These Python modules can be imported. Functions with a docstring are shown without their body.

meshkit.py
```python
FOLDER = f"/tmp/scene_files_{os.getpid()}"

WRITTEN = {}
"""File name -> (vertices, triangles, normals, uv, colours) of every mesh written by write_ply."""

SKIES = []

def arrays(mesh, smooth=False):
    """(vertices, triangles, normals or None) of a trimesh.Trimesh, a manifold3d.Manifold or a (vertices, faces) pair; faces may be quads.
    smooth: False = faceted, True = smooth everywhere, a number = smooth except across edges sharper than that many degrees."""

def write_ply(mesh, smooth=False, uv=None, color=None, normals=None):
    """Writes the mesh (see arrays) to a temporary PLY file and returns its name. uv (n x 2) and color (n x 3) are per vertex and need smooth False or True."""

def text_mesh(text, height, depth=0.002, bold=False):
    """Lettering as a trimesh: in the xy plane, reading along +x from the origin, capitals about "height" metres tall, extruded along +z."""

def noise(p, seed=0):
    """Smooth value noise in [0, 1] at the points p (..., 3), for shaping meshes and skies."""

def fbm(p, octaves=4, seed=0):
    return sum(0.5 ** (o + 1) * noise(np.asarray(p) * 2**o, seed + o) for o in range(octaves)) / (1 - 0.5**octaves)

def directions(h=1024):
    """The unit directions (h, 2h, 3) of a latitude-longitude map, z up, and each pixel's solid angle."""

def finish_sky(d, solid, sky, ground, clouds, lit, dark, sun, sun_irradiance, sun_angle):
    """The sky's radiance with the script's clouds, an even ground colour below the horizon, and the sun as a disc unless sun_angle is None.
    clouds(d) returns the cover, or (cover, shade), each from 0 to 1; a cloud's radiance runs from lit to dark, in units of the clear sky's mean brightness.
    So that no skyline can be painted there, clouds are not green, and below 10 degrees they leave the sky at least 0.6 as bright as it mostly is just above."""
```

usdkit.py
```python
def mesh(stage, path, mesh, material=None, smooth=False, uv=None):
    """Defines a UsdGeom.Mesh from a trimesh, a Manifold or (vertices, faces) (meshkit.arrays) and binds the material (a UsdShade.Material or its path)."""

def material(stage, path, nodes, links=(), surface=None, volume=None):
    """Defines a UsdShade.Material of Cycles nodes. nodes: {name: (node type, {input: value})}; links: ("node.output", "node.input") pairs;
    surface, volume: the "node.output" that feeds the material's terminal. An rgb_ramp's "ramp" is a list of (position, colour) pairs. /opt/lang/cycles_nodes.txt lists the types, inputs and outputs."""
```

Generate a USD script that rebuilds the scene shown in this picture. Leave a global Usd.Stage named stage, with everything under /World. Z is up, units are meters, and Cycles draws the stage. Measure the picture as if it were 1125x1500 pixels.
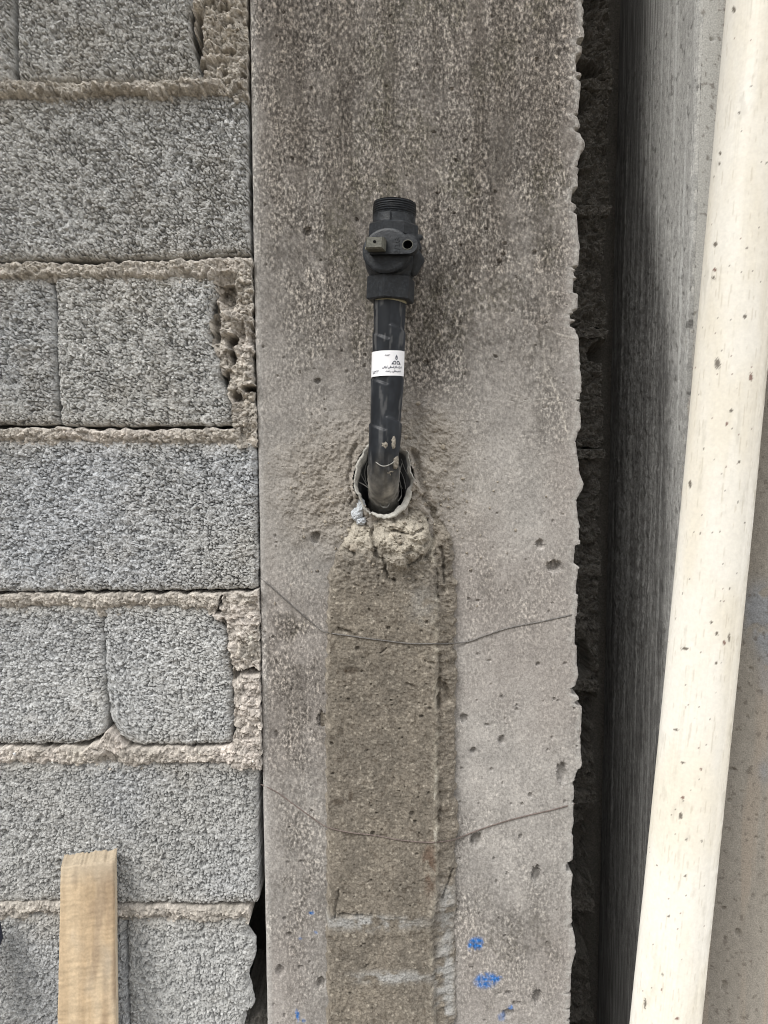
import math, random
import numpy as np, trimesh, usdkit, meshkit
from scipy.spatial import cKDTree
from pxr import Usd, UsdGeom, UsdLux, UsdShade, Sdf, Gf, Vt

# ------------------------------------------------------------------ stage, camera, sky, sun
stage = Usd.Stage.CreateInMemory()
UsdGeom.SetStageUpAxis(stage, UsdGeom.Tokens.z)
UsdGeom.SetStageMetersPerUnit(stage, 1.0)
UsdGeom.Xform.Define(stage, '/World')
stage.SetDefaultPrim(stage.GetPrimAtPath('/World'))
UsdGeom.Scope.Define(stage, '/World/Looks')

CAM = np.array([0.0, -1.0, 1.25]); PITCH = math.radians(4.4); FPX = 1125.0
cam = UsdGeom.Camera.Define(stage, '/World/camera')
cam.AddTranslateOp().Set(Gf.Vec3d(*CAM)); cam.AddRotateXOp().Set(90 - math.degrees(PITCH))
cam.CreateHorizontalApertureAttr(24.0); cam.CreateVerticalApertureAttr(32.0); cam.CreateFocalLengthAttr(24.0)
cam.CreateClippingRangeAttr(Gf.Vec2f(0.01, 2000))
cam.CreateExposureAttr(0.84)

SUN = np.array([-0.55, -0.62, 0.85]); SUN /= np.linalg.norm(SUN)
usdkit.material(stage, '/World/Looks/sky_look', {
    's': ('sky_texture', {'sky_type': 'single_scattering', 'sun_disc': False, 'sun_elevation': math.asin(SUN[2]), 'sun_rotation': math.atan2(SUN[0], SUN[1])}),
    'tc': ('texture_coordinate', {}),
    'n': ('noise_texture', {'scale': 2.2, 'detail': 5}),
    'r': ('rgb_ramp', {'ramp': [(0.0, (8.6, 8.9, 9.3)), (0.45, (10.5, 10.6, 10.8)), (1.0, (13, 12.8, 12.4))]}),
    'm': ('mix_color', {'fac': 0.9}),
    'sep': ('separate_xyz', {}), 'zz': ('math', {'math_type': 'multiply_add', 'value2': 0.75, 'value3': 0.35}), 'zc': ('math', {'math_type': 'maximum', 'value2': 0.3}),
    'grad': ('vector_math', {'math_type': 'scale'}),
    'b': ('background_shader', {'strength': 0.1})},
    [('tc.generated', 'sep.vector'), ('sep.z', 'zz.value1'), ('zz.value', 'zc.value1'), ('m.result', 'grad.vector1'), ('zc.value', 'grad.scale'),
     ('tc.generated', 'n.vector'), ('n.fac', 'r.fac'), ('s.color', 'm.a'), ('r.color', 'm.b'), ('grad.vector', 'b.color')], surface='b.background')
dome = UsdLux.DomeLight.Define(stage, '/World/sky')
UsdShade.MaterialBindingAPI.Apply(dome.GetPrim()).Bind(UsdShade.Material.Get(stage, '/World/Looks/sky_look'))
dome.GetPrim().SetCustomDataByKey('kind', 'structure')
sun = UsdLux.DistantLight.Define(stage, '/World/sun')
sun.CreateIntensityAttr(0.4); sun.CreateAngleAttr(28.0); sun.CreateColorAttr(Gf.Vec3f(1.0, 0.985, 0.955))
sun.GetPrim().CreateAttribute('inputs:normalize', Sdf.ValueTypeNames.Bool).Set(True)
_q = Gf.Rotation(Gf.Vec3d(0, 0, -1), Gf.Vec3d(*(-SUN)))
sun.AddTransformOp().Set(Gf.Matrix4d(_q, Gf.Vec3d(0, 0, 0)))

# ------------------------------------------------------------------ helpers
def P(px, py, y):
    """photograph pixel -> point on the vertical plane y"""
    px, py, y = np.broadcast_arrays(np.asarray(px, float), np.asarray(py, float), np.asarray(y, float))
    u, v = (px - 562.5) / FPX, (750 - py) / FPX
    dx, dy, dz = u, math.cos(PITCH) + v * math.sin(PITCH), -math.sin(PITCH) + v * math.cos(PITCH)
    t = (y - CAM[1]) / dy
    return np.stack([CAM[0] + t * dx, y, CAM[2] + t * dz], -1)

def Q(x, y, z):
    """point -> photograph pixel (used to look marks up on the surfaces they lie on)"""
    a, b = np.asarray(y) - CAM[1], np.asarray(z) - CAM[2]
    zc = a * math.cos(PITCH) - b * math.sin(PITCH); up = a * math.sin(PITCH) + b * math.cos(PITCH)
    return 562.5 + FPX * np.asarray(x) / zc, 750 - FPX * up / zc

_tab = np.random.default_rng(7).random((512, 512))
def noise2(x, z, seed=0):
    x, z = np.asarray(x, float) + seed * 37.13, np.asarray(z, float) + seed * 11.71
    i, j = np.floor(x).astype(int), np.floor(z).astype(int)
    a, b = x - i, z - j; a = a * a * (3 - 2 * a); b = b * b * (3 - 2 * b)
    i &= 511; j &= 511; i1, j1 = (i + 1) & 511, (j + 1) & 511
    return (_tab[i, j] * (1 - a) + _tab[i1, j] * a) * (1 - b) + (_tab[i, j1] * (1 - a) + _tab[i1, j1] * a) * b
def fbm2(x, z, octaves=4, seed=0, gain=0.5):
    s, w, t = 0, 1.0, 0
    for o in range(octaves):
        s = s + w * noise2(x * 2 ** o, z * 2 ** o, seed + 3 * o); t += w; w *= gain
    return s / t
def sstep(a, b, x):
    t = np.clip((x - a) / (b - a), 0, 1); return t * t * (3 - 2 * t)
def worley(x, z, size, seed, k=2):
    """cell noise: distances to the two nearest seeds (in cells) and the nearest cell's random number"""
    x0, x1, z0, z1 = x.min() / size - 2, x.max() / size + 2, z.min() / size - 2, z.max() / size + 2
    rng = np.random.default_rng(seed)
    gi, gj = np.meshgrid(np.arange(math.floor(x0), math.ceil(x1)), np.arange(math.floor(z0), math.ceil(z1)), indexing='ij')
    pts = np.stack([gi.ravel(), gj.ravel()], -1) + rng.random((gi.size, 2)) * 0.95
    rnd = rng.random(len(pts))
    d, i = cKDTree(pts).query(np.stack([x.ravel() / size, z.ravel() / size], -1), k=2)
    return d[:, 0].reshape(x.shape), d[:, 1].reshape(x.shape), rnd[i[:, 0]].reshape(x.shape)
def segdist(px, py, line):
    d = np.full(np.shape(px), 1e9)
    for (x0, y0), (x1, y1) in zip(line[:-1], line[1:]):
        vx, vy = x1 - x0, y1 - y0
        t = np.clip(((px - x0) * vx + (py - y0) * vy) / (vx * vx + vy * vy), 0, 1)
        d = np.minimum(d, np.hypot(px - x0 - t * vx, py - y0 - t * vy))
    return d
def blob(px, py, cx, cy, rx, ry, p=1.0):
    return np.exp(-(((px - cx) / rx) ** 2 + ((py - cy) / ry) ** 2) ** p)
def lerp(a, b, t):
    return np.asarray(a) * (1 - t)[..., None] + np.asarray(b) * t[..., None]

_used = {}
def numbered(path):
    n = _used.get(path, 0); _used[path] = n + 1
    return path if n == 0 else f'{path}_{n:03d}'
def tag(prim, label=None, cat=None, group=None, kind=None):
    prim = prim.GetPrim() if hasattr(prim, 'GetPrim') else prim
    if cat and not kind: kind = 'thing'
    for k, v in (('label', label), ('category', cat), ('group', group), ('kind', kind)):
        if v: prim.SetCustomDataByKey(k, v)
    return prim
def thing(name, label, cat, group=None, at=(0, 0, 0)):
    x = UsdGeom.Xform.Define(stage, numbered('/World/' + name)); x.AddTranslateOp().Set(Gf.Vec3d(*map(float, at)))
    tag(x, label, cat, group); return x
def obj(name, mesh, mat, parent=None, smooth=False, tint=None, label=None, speck=None):
    """one Mesh prim; the mesh is given in world coordinates and stored relative to its thing's base"""
    base = str(parent.GetPath()) if parent is not None else '/World'
    path = numbered(base + '/' + name)
    if not isinstance(mesh, tuple):
        mesh = usdless(mesh)
    v, f = np.array(mesh[0], float), np.asarray(mesh[1])
    if f.shape[1] == 3:
        use = np.unique(f)
        if len(use) < len(v):
            new = np.full(len(v), -1); new[use] = np.arange(len(use)); f = new[f]; v = v[use]
            if tint is not None: tint = np.asarray(tint).reshape(-1, 3)[use]
            if speck is not None: speck = np.asarray(speck).reshape(-1, 3)[use]
    if parent is not None:
        top = stage.GetPrimAtPath('/'.join(base.split('/')[:3]))
        at = UsdGeom.Xformable(top).GetLocalTransformation().ExtractTranslation() if top.IsA(UsdGeom.Xform) else (0, 0, 0)
        v = v - np.array(at)
    m = usdkit.mesh(stage, path, (v, f), '/World/Looks/' + mat, smooth=smooth)
    if tint is not None:
        UsdGeom.PrimvarsAPI(m).CreatePrimvar('tint', Sdf.ValueTypeNames.Color3fArray, 'vertex').Set(Vt.Vec3fArray.FromNumpy(np.asarray(tint, np.float32).reshape(-1, 3)))
    if speck is not None:
        UsdGeom.PrimvarsAPI(m).CreatePrimvar('speck', Sdf.ValueTypeNames.Color3fArray, 'vertex').Set(Vt.Vec3fArray.FromNumpy(np.asarray(speck, np.float32).reshape(-1, 3)))
    if label: tag(m, label)
    return m
def usdless(mesh):
    v, f, _ = meshkit.arrays(mesh, False); return (v, f)

def grid(V, C=None, keep=None, back=None, flip=False):
    """grid of points (rows downwards, columns to the right, seen from -y) -> (vertices, triangles, colours); back = how far the rim is taken to +y"""
    n, m = V.shape[:2]
    idx = np.arange(n * m).reshape(n, m)
    q = np.stack([idx[:-1, :-1], idx[1:, :-1], idx[1:, 1:], idx[:-1, 1:]], -1)
    q = q[keep] if keep is not None else q.reshape(-1, 4)
    F = np.vstack([q[:, [0, 1, 2]], q[:, [0, 2, 3]]])
    v = V.reshape(-1, 3); c = C.reshape(-1, 3) if C is not None else None
    if back is not None:
        ring = np.concatenate([idx[:, 0], idx[-1, 1:], idx[::-1, -1][1:], idx[0, ::-1][1:]])
        k = len(ring); base = len(v)
        a = v[ring]; b = a.copy(); b[:, 1] = np.maximum(back, a[:, 1] + 0.001)
        v = np.vstack([v, a, b])
        if c is not None: c = np.vstack([c, c[ring], c[ring]])
        i = np.arange(k - 1)
        F = np.vstack([F, np.stack([base + i, base + k + i, base + i + 1], -1), np.stack([base + i + 1, base + k + i, base + k + i + 1], -1)])
    if flip: F = F[:, ::-1]
    return v, F, c
def tube(path, rad, n=12, cap=True):
    """swept tube; rad = number, per-ring array or (rings, n)"""
    path = np.asarray(path, float); N = len(path)
    T = np.gradient(path, axis=0); T /= np.linalg.norm(T, axis=1)[:, None]
    ref = np.array([0, -1, 0.0]) if abs(T[0][1]) < 0.9 else np.array([0, 0, 1.0])
    U = []
    u = ref - T[0] * (ref @ T[0]); u /= np.linalg.norm(u)
    for t in T:
        u = u - t * (u @ t); u /= np.linalg.norm(u); U.append(u)
    U = np.array(U); W = np.cross(T, U)
    a = np.arange(n) / n * 2 * np.pi
    r = np.broadcast_to(np.asarray(rad, float).reshape(-1, 1) if np.ndim(rad) == 1 else rad, (N, n))
    v = path[:, None] + r[..., None] * (U[:, None] * np.cos(a)[None, :, None] + W[:, None] * np.sin(a)[None, :, None])
    i = np.arange(N - 1)[:, None] * n; j = np.arange(n)[None]; k = (j + 1) % n
    F = np.concatenate([np.stack([i + j, i + k, i + n + k], -1).reshape(-1, 3), np.stack([i + j, i + n + k, i + n + j], -1).reshape(-1, 3)])
    v = v.reshape(-1, 3)
    if cap:
        v = np.vstack([v, path[:1], path[-1:]]); c0, c1 = N * n, N * n + 1
        jj = np.arange(n); kk = (jj + 1) % n
        F = np.vstack([F, np.stack([np.full(n, c0), kk, jj], -1), np.stack([np.full(n, c1), (N - 1) * n + jj, (N - 1) * n + kk], -1)])
    return v, F
def smoothpath(pts, n):
    from scipy.interpolate import PchipInterpolator
    pts = np.asarray(pts, float)
    s = np.r_[0, np.cumsum(np.linalg.norm(np.diff(pts, axis=0), axis=1))]
    return PchipInterpolator(s, pts)(np.linspace(0, s[-1], n))
def boxm(x0, x1, y0, y1, z0, z1):
    b = trimesh.creation.box((x1 - x0, y1 - y0, z1 - z0)); b.apply_translation(((x0 + x1) / 2, (y0 + y1) / 2, (z0 + z1) / 2)); return usdless(b)

# ------------------------------------------------------------------ materials
def mineral(name, scale, grain=0.5, bump=0.5, dist=0.0012, rough=0.95, spec=0.2):
    """stone, concrete, mortar: colour of the thing from its mesh, fine grain and relief from noise"""
    usdkit.material(stage, '/World/Looks/' + name, {
        'a': ('attribute', {'attribute': 'tint'}), 'g': ('geometry', {}),
        'n': ('noise_texture', {'scale': scale, 'detail': 4, 'roughness': 0.65}),
        'r': ('rgb_ramp', {'ramp': [(0.3, (1 - grain,) * 3), (0.5, (1.0,) * 3), (0.7, (1 + grain,) * 3)]}),
        'm': ('vector_math', {'math_type': 'multiply'}),
        'b': ('bump', {'strength': bump, 'distance': dist}),
        'p': ('principled_bsdf', {'roughness': rough, 'specular_ior_level': spec, 'diffuse_roughness': 0.6})},
        [('g.position', 'n.vector'), ('n.fac', 'r.fac'), ('a.color', 'm.vector1'), ('r.color', 'm.vector2'), ('m.vector', 'p.base_color'), ('n.fac', 'b.height'), ('b.normal', 'p.normal')], surface='p.BSDF')
mineral('block_aggregate', 420, 0.35, 0.6, 0.0015)
mineral('mortar_sand', 380, 0.35, 0.7, 0.0015)
mineral('cast_concrete', 520, 0.3, 0.35, 0.0008)
usdkit.material(stage, '/World/Looks/weathered_concrete', {
    'a': ('attribute', {'attribute': 'tint'}), 'k': ('attribute', {'attribute': 'speck'}), 'ks': ('separate_color', {}), 'g': ('geometry', {}),
    'mp': ('mapping', {'scale': (1.0, 1.0, 0.62)}),
    'n': ('noise_texture', {'scale': 520, 'detail': 4, 'roughness': 0.65}), 'r': ('rgb_ramp', {'ramp': [(0.3, (0.72,) * 3), (0.5, (1.0,) * 3), (0.7, (1.28,) * 3)]}),
    'n2': ('noise_texture', {'scale': 300, 'detail': 3.5, 'roughness': 0.72}), 'r2': ('rgb_ramp', {'ramp': [(0.36, (0.28, 0.27, 0.26)), (0.47, (0.70, 0.69, 0.675)), (0.54, (1.12, 1.12, 1.11)), (0.63, (2.3, 2.27, 2.2))]}),
    'w': ('mix_color', {'a': (1, 1, 1), 'use_clamp': False}), 'm': ('vector_math', {'math_type': 'multiply'}), 'm2': ('vector_math', {'math_type': 'multiply'}),
    'b': ('bump', {'strength': 0.4, 'distance': 0.0009}),
    'p': ('principled_bsdf', {'roughness': 0.95, 'specular_ior_level': 0.2, 'diffuse_roughness': 0.6})},
    [('g.position', 'n.vector'), ('n.fac', 'r.fac'), ('g.position', 'mp.vector'), ('mp.vector', 'n2.vector'), ('n2.fac', 'r2.fac'), ('k.color', 'ks.color'), ('ks.r', 'w.fac'), ('r2.color', 'w.b'),
     ('a.color', 'm.vector1'), ('r.color', 'm.vector2'), ('m.vector', 'm2.vector1'), ('w.result', 'm2.vector2'), ('m2.vector', 'p.base_color'), ('n2.fac', 'b.height'), ('b.normal', 'p.normal')], surface='p.BSDF')
mineral('mud_mortar', 450, 0.4, 0.6, 0.0012)
mineral('old_plastic', 260, 0.05, 0.08, 0.0004, rough=0.42, spec=0.45)
mineral('dusty_plastic', 300, 0.25, 0.2, 0.0006, rough=0.7, spec=0.35)
mineral('wrapping_tape', 240, 0.2, 0.12, 0.0005, rough=0.45, spec=0.35)
mineral('timber', 300, 0.12, 0.2, 0.0006, rough=0.8, spec=0.25)
mineral('soil', 40, 0.4, 0.7, 0.01)
def plain(name, color, rough=0.5, spec=0.5, metallic=0.0, scale=300, bump=0.15, dist=0.0005, var=0.25):
    c = np.array(color)
    usdkit.material(stage, '/World/Looks/' + name, {
        'g': ('geometry', {}), 'n': ('noise_texture', {'scale': scale, 'detail': 4, 'roughness': 0.6}),
        'r': ('rgb_ramp', {'ramp': [(0.3, c * (1 - var)), (0.7, c * (1 + var))]}),
        'b': ('bump', {'strength': bump, 'distance': dist}),
        'p': ('principled_bsdf', {'roughness': rough, 'specular_ior_level': spec, 'metallic': metallic})},
        [('g.position', 'n.vector'), ('n.fac', 'r.fac'), ('r.color', 'p.base_color'), ('n.fac', 'b.height'), ('b.normal', 'p.normal')], surface='p.BSDF')
usdkit.material(stage, '/World/Looks/black_iron', {
    'g': ('geometry', {}), 'n': ('noise_texture', {'scale': 260, 'detail': 5, 'roughness': 0.7}), 'n2': ('noise_texture', {'scale': 90, 'detail': 4, 'roughness': 0.65}),
    'r': ('rgb_ramp', {'ramp': [(0.35, (0.003, 0.004, 0.0055)), (0.5, (0.006, 0.0078, 0.0105)), (0.68, (0.020, 0.0235, 0.028))]}),
    'sn': ('separate_xyz', {}), 'up': ('map_range', {'from_min': -0.25, 'from_max': 0.95, 'to_min': 0.0, 'to_max': 0.17, 'clamp': True}),
    'd': ('map_range', {'from_min': 0.42, 'from_max': 0.66, 'to_min': 0.0, 'to_max': 1.0, 'clamp': True}),
    'mul': ('math', {'math_type': 'multiply'}), 'pt': ('map_range', {'from_min': 0.53, 'from_max': 0.62, 'to_min': 0.0, 'to_max': 0.35, 'clamp': True}), 'add': ('math', {'math_type': 'maximum'}),
    'mx': ('mix_color', {'b': (0.17, 0.165, 0.15)}), 'b': ('bump', {'strength': 0.6, 'distance': 0.0009}),
    'p': ('principled_bsdf', {'roughness': 0.42, 'specular_ior_level': 0.36})},
    [('g.position', 'n.vector'), ('g.position', 'n2.vector'), ('n.fac', 'r.fac'), ('g.normal', 'sn.vector'), ('sn.z', 'up.value'), ('n2.fac', 'd.value'), ('up.result', 'mul.value1'), ('d.result', 'mul.value2'),
     ('g.pointiness', 'pt.value'), ('mul.value', 'add.value1'), ('pt.result', 'add.value2'), ('add.value', 'mx.fac'), ('r.color', 'mx.a'), ('mx.result', 'p.base_color'), ('n.fac', 'b.height'), ('b.normal', 'p.normal')], surface='p.BSDF')
plain('worn_iron', (0.085, 0.083, 0.066), 0.5, 0.5, 0.2, 350, 0.4, 0.0008, 0.5)
plain('dark_hole', (0.004, 0.004, 0.004), 0.9, 0.1)
plain('wire_steel', (0.16, 0.15, 0.14), 0.55, 0.5, 0.5, 400, 0.2, 0.0003, 0.4)
plain('rust_wire', (0.17, 0.135, 0.12), 0.75, 0.3, 0.1, 400, 0.2, 0.0003, 0.4)
plain('sticker_paper', (0.8, 0.8, 0.82), 0.55, 0.4, 0, 200, 0.03, 0.0002, 0.03)
plain('print_ink', (0.06, 0.065, 0.085), 0.6, 0.3)
plain('film_scrap', (0.30, 0.295, 0.27), 0.5, 0.4)
plain('thread_sealant', (0.33, 0.31, 0.22), 0.8, 0.2, 0, 500, 0.4, 0.001, 0.3)
plain('mud_clod', (0.27, 0.245, 0.205), 0.95, 0.15, 0, 420, 0.8, 0.002, 0.35)
plain('white_plaster', (0.47, 0.49, 0.51), 0.8, 0.2, 0, 300, 0.5, 0.0015, 0.15)
plain('navy_grip', (0.012, 0.015, 0.028), 0.6, 0.4)

# ------------------------------------------------------------------ ground
gnd = [(-300, -300), (300, -300), (300, 300), (-300, 300)]
gv = np.array([[x, y, 0.0] for x, y in gnd]); gf = np.array([[0, 1, 2], [0, 2, 3]])
tag(obj('ground', (gv, gf), 'soil', tint=np.tile([0.2, 0.17, 0.13], (4, 1))), kind='structure')

# ------------------------------------------------------------------ block wall
YB = -0.004          # block faces
GREY, GREY2, BLUE = np.array([0.37, 0.367, 0.352]), np.array([0.268, 0.266, 0.257]), np.array([0.32, 0.328, 0.336])
TAN, PINK = np.array([0.425, 0.395, 0.345]), np.array([0.51, 0.465, 0.42])
def poly(pts, rev=False):
    """polyline as a function of its first (or second) coordinate"""
    pts = np.asarray(pts, float); a, b = (pts[:, 1], pts[:, 0]) if rev else (pts[:, 0], pts[:, 1])
    o = np.argsort(a); return lambda t: np.interp(t, a[o], b[o])
def patch(L, R, T, B, y0, step, jag=0.0, seed=0):
    """points of a four-sided piece whose sides are polylines of the photograph's plane y0; also the distance (m) to each side"""
    fl, fr, ft, fb = poly(L, True), poly(R, True), poly(T), poly(B)
    cx, cy = np.mean([p[0] for p in L + R]), np.mean([p[1] for p in T + B])
    s = 0.00088 * (1 + y0)
    w = abs(np.mean([p[0] for p in R]) - np.mean([p[0] for p in L])) * s; h = abs(np.mean([p[1] for p in B]) - np.mean([p[1] for p in T])) * s
    m, n = max(3, int(w / step) + 1), max(3, int(h / step) + 1)
    v, u = np.meshgrid(np.linspace(0, 1, n), np.linspace(0, 1, m), indexing='ij')
    py = cy + 0 * u; px = cx + 0 * u
    for _ in range(4):
        l, r = fl(py), fr(py)
        if jag:
            l = l + jag * (fbm2(py * 0.09, 0 * py, 3, seed) - 0.5); r = r + jag * (fbm2(py * 0.09, 0 * py + 9, 3, seed + 1) - 0.5)
        px = l + (r - l) * u
        t, b = ft(px), fb(px)
        if jag:
            t = t + jag * (fbm2(px * 0.09, 0 * py, 3, seed + 2) - 0.5); b = b + jag * (fbm2(px * 0.09, 0 * py + 5, 3, seed + 3) - 0.5)
        py = t + (b - t) * v
    V = P(px, py, y0)
    return V, px, py, u * w, (1 - u) * w, v * h, (1 - v) * h
def grains(x, z, size, seed):
    '''broken grains: distances to the nearest seeds, a random number and a tilted facet for every grain'''
    rng = np.random.default_rng(seed)
    x0, z0 = x.min() / size - 2, z.min() / size - 2
    gi, gj = np.meshgrid(np.arange(math.floor(x0), math.ceil(x.max() / size + 2)), np.arange(math.floor(z0), math.ceil(z.max() / size + 2)), indexing='ij')
    pts = np.stack([gi.ravel(), gj.ravel()], -1) + rng.random((gi.size, 2))
    rnd, tilt = rng.random(len(pts)), rng.normal(0, 1, (len(pts), 2))
    q = np.stack([x.ravel() / size, z.ravel() / size], -1)
    d, k = cKDTree(pts).query(q, k=2)
    face = ((q - pts[k[:, 0]]) * tilt[k[:, 0]]).sum(1) * size
    return d[:, 0].reshape(x.shape), d[:, 1].reshape(x.shape), rnd[k[:, 0]].reshape(x.shape), face.reshape(x.shape)
def pebbles(x, z, seed, size=0.0050):
    wx = x + 0.0030 * (fbm2(x * 300, z * 300, 3, seed) - 0.5); wz = z + 0.0030 * (fbm2(x * 300, z * 300, 3, seed + 5) - 0.5)
    f1, f2, rnd, face = grains(wx, wz, size, seed)
    g1, g2, rnd2, face2 = grains(wx, wz, size * 0.48, seed + 1)
    open_ = 0.45 + 0.55 * sstep(0.32, 0.62, fbm2(x * 90, z * 90, 3, seed + 2))          # how open the texture is here
    gap = 1 - sstep(0.02, 0.24, f2 - f1); gap2 = 1 - sstep(0.0, 0.25, g2 - g1)
    pore = sstep(0.84, 0.90, rnd) * open_
    h = -(0.0010 + 0.0044 * open_) * gap * (0.25 + 1.25 * sstep(0.36, 0.60, fbm2(x * 150, z * 150, 3, seed + 7))) - 0.0012 * gap2 * (0.3 + open_) + np.clip(0.30 * face, -0.0014, 0.0014) + np.clip(0.25 * face2, -0.0006, 0.0006) + 0.0012 * (rnd - 0.5) - 0.0050 * pore
    return h, rnd, rnd2
def rnd_edge(d, r):
    """rounded arris: how far the face falls back at distance d from the edge"""
    t = np.clip(1 - d / r, 0, 1); return r * (1 - np.sqrt(np.maximum(0, 1 - t * t)))
def block(parent, L, R, T, B, seed, blue=0.0, fine=True, broken=False, y0=YB, deep=0.16):
    V, px, py, dl, dr, dt, db = patch(L, R, T, B, y0, 0.00112 if fine else 0.008, 5.0 if fine else 2, seed)
    x, z = V[..., 0], V[..., 2]
    h, rnd, rnd2 = pebbles(x, z, seed) if fine else (0 * x, 0.5 + 0 * x, 0.5 + 0 * x)
    h = h + 0.0035 * (fbm2(x * 9, z * 9, 3, seed + 9) - 0.5)
    rr = 0.006 + 0.006 * fbm2(x * 60, z * 60, 2, seed + 3)
    h = h - rnd_edge(dl, rr) - rnd_edge(dr, rr * (1.25 if broken else 1)) - rnd_edge(dt, rr) - rnd_edge(db, rr)
    V = V.copy(); V[..., 1] -= h; own = np.random.default_rng(seed * 13).uniform(0.92, 1.10)
    low = fbm2(x * 14, z * 14, 3, seed + 4)
    C = lerp(GREY, GREY2, np.clip(0.2 + 0.9 * (rnd - 0.35) + 0.35 * (low - 0.5), 0, 1))
    C = lerp(C, BLUE, np.clip(blue * 1.2 * sstep(0.25, 0.75, fbm2(x * 7, z * 7, 2, seed + 6)), 0, 0.9))
    C = C * (0.77 + 0.46 * rnd2)[..., None] * (0.84 + 0.40 * rnd)[..., None] * 1.2
    C = C * own * 1.05 * (0.86 + 0.28 * fbm2(x * 5, z * 5, 3, seed + 31))[..., None]
    dust = np.clip(np.exp(-np.minimum(dt, db) / 0.010) * 0.8 + 0.35 * sstep(0.55, 0.8, fbm2(x * 18, z * 18, 3, seed + 8)), 0, 0.75) * (0.4 + 0.6 * fbm2(x * 90, z * 90, 2, seed))
    C = lerp(C, TAN * 0.9, dust)
    v, f, c = grid(V, C, back=y0 + deep)
    return obj('block', (v, f), 'block_aggregate', parent, smooth=not fine, tint=c)
from scipy.spatial import ConvexHull
CHIPS = []
_r = np.random.default_rng(77)
for _ in range(14):
    q_ = _r.normal(size=(13, 3)); q_ /= np.linalg.norm(q_, axis=1)[:, None]; q_ *= _r.uniform(0.7, 1.15, (13, 1))
    hl = ConvexHull(q_); ff = hl.simplices.copy(); n_ = np.cross(q_[ff[:, 1]] - q_[ff[:, 0]], q_[ff[:, 2]] - q_[ff[:, 0]]); bad = (n_ * q_[ff].mean(1)).sum(1) < 0; ff[bad] = ff[bad][:, ::-1]
    CHIPS.append((q_, ff))
def chips(V, C, ok, count, r0, r1, rng, name, parent, mat):
    '''broken bits of stone and mortar bedded in a rough surface'''
    cand = np.argwhere(ok); vs, fs, cs, b = [], [], [], 0
    if len(cand) == 0: return
    for i, j in cand[rng.integers(0, len(cand), count)]:
        q_, ff = CHIPS[rng.integers(len(CHIPS))]; r = r0 + min(r1 - r0, rng.exponential((r1 - r0) * 0.28))
        rot = trimesh.transformations.random_rotation_matrix(rng.random(3))[:3, :3]
        vs.append((q_ * rng.uniform(0.6, 1.2, 3)) @ rot.T * r + V[i, j] + [0, 0.15 * r, 0]); fs.append(ff + b); b += len(q_)
        cs.append(np.tile(C[i, j] * rng.uniform(0.75, 1.3), (len(q_), 1)))
    m = obj(name, (np.vstack(vs), np.vstack(fs)), mat, parent, tint=np.clip(np.vstack(cs), 0.02, 0.7)); tag(m, kind='stuff')
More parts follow.
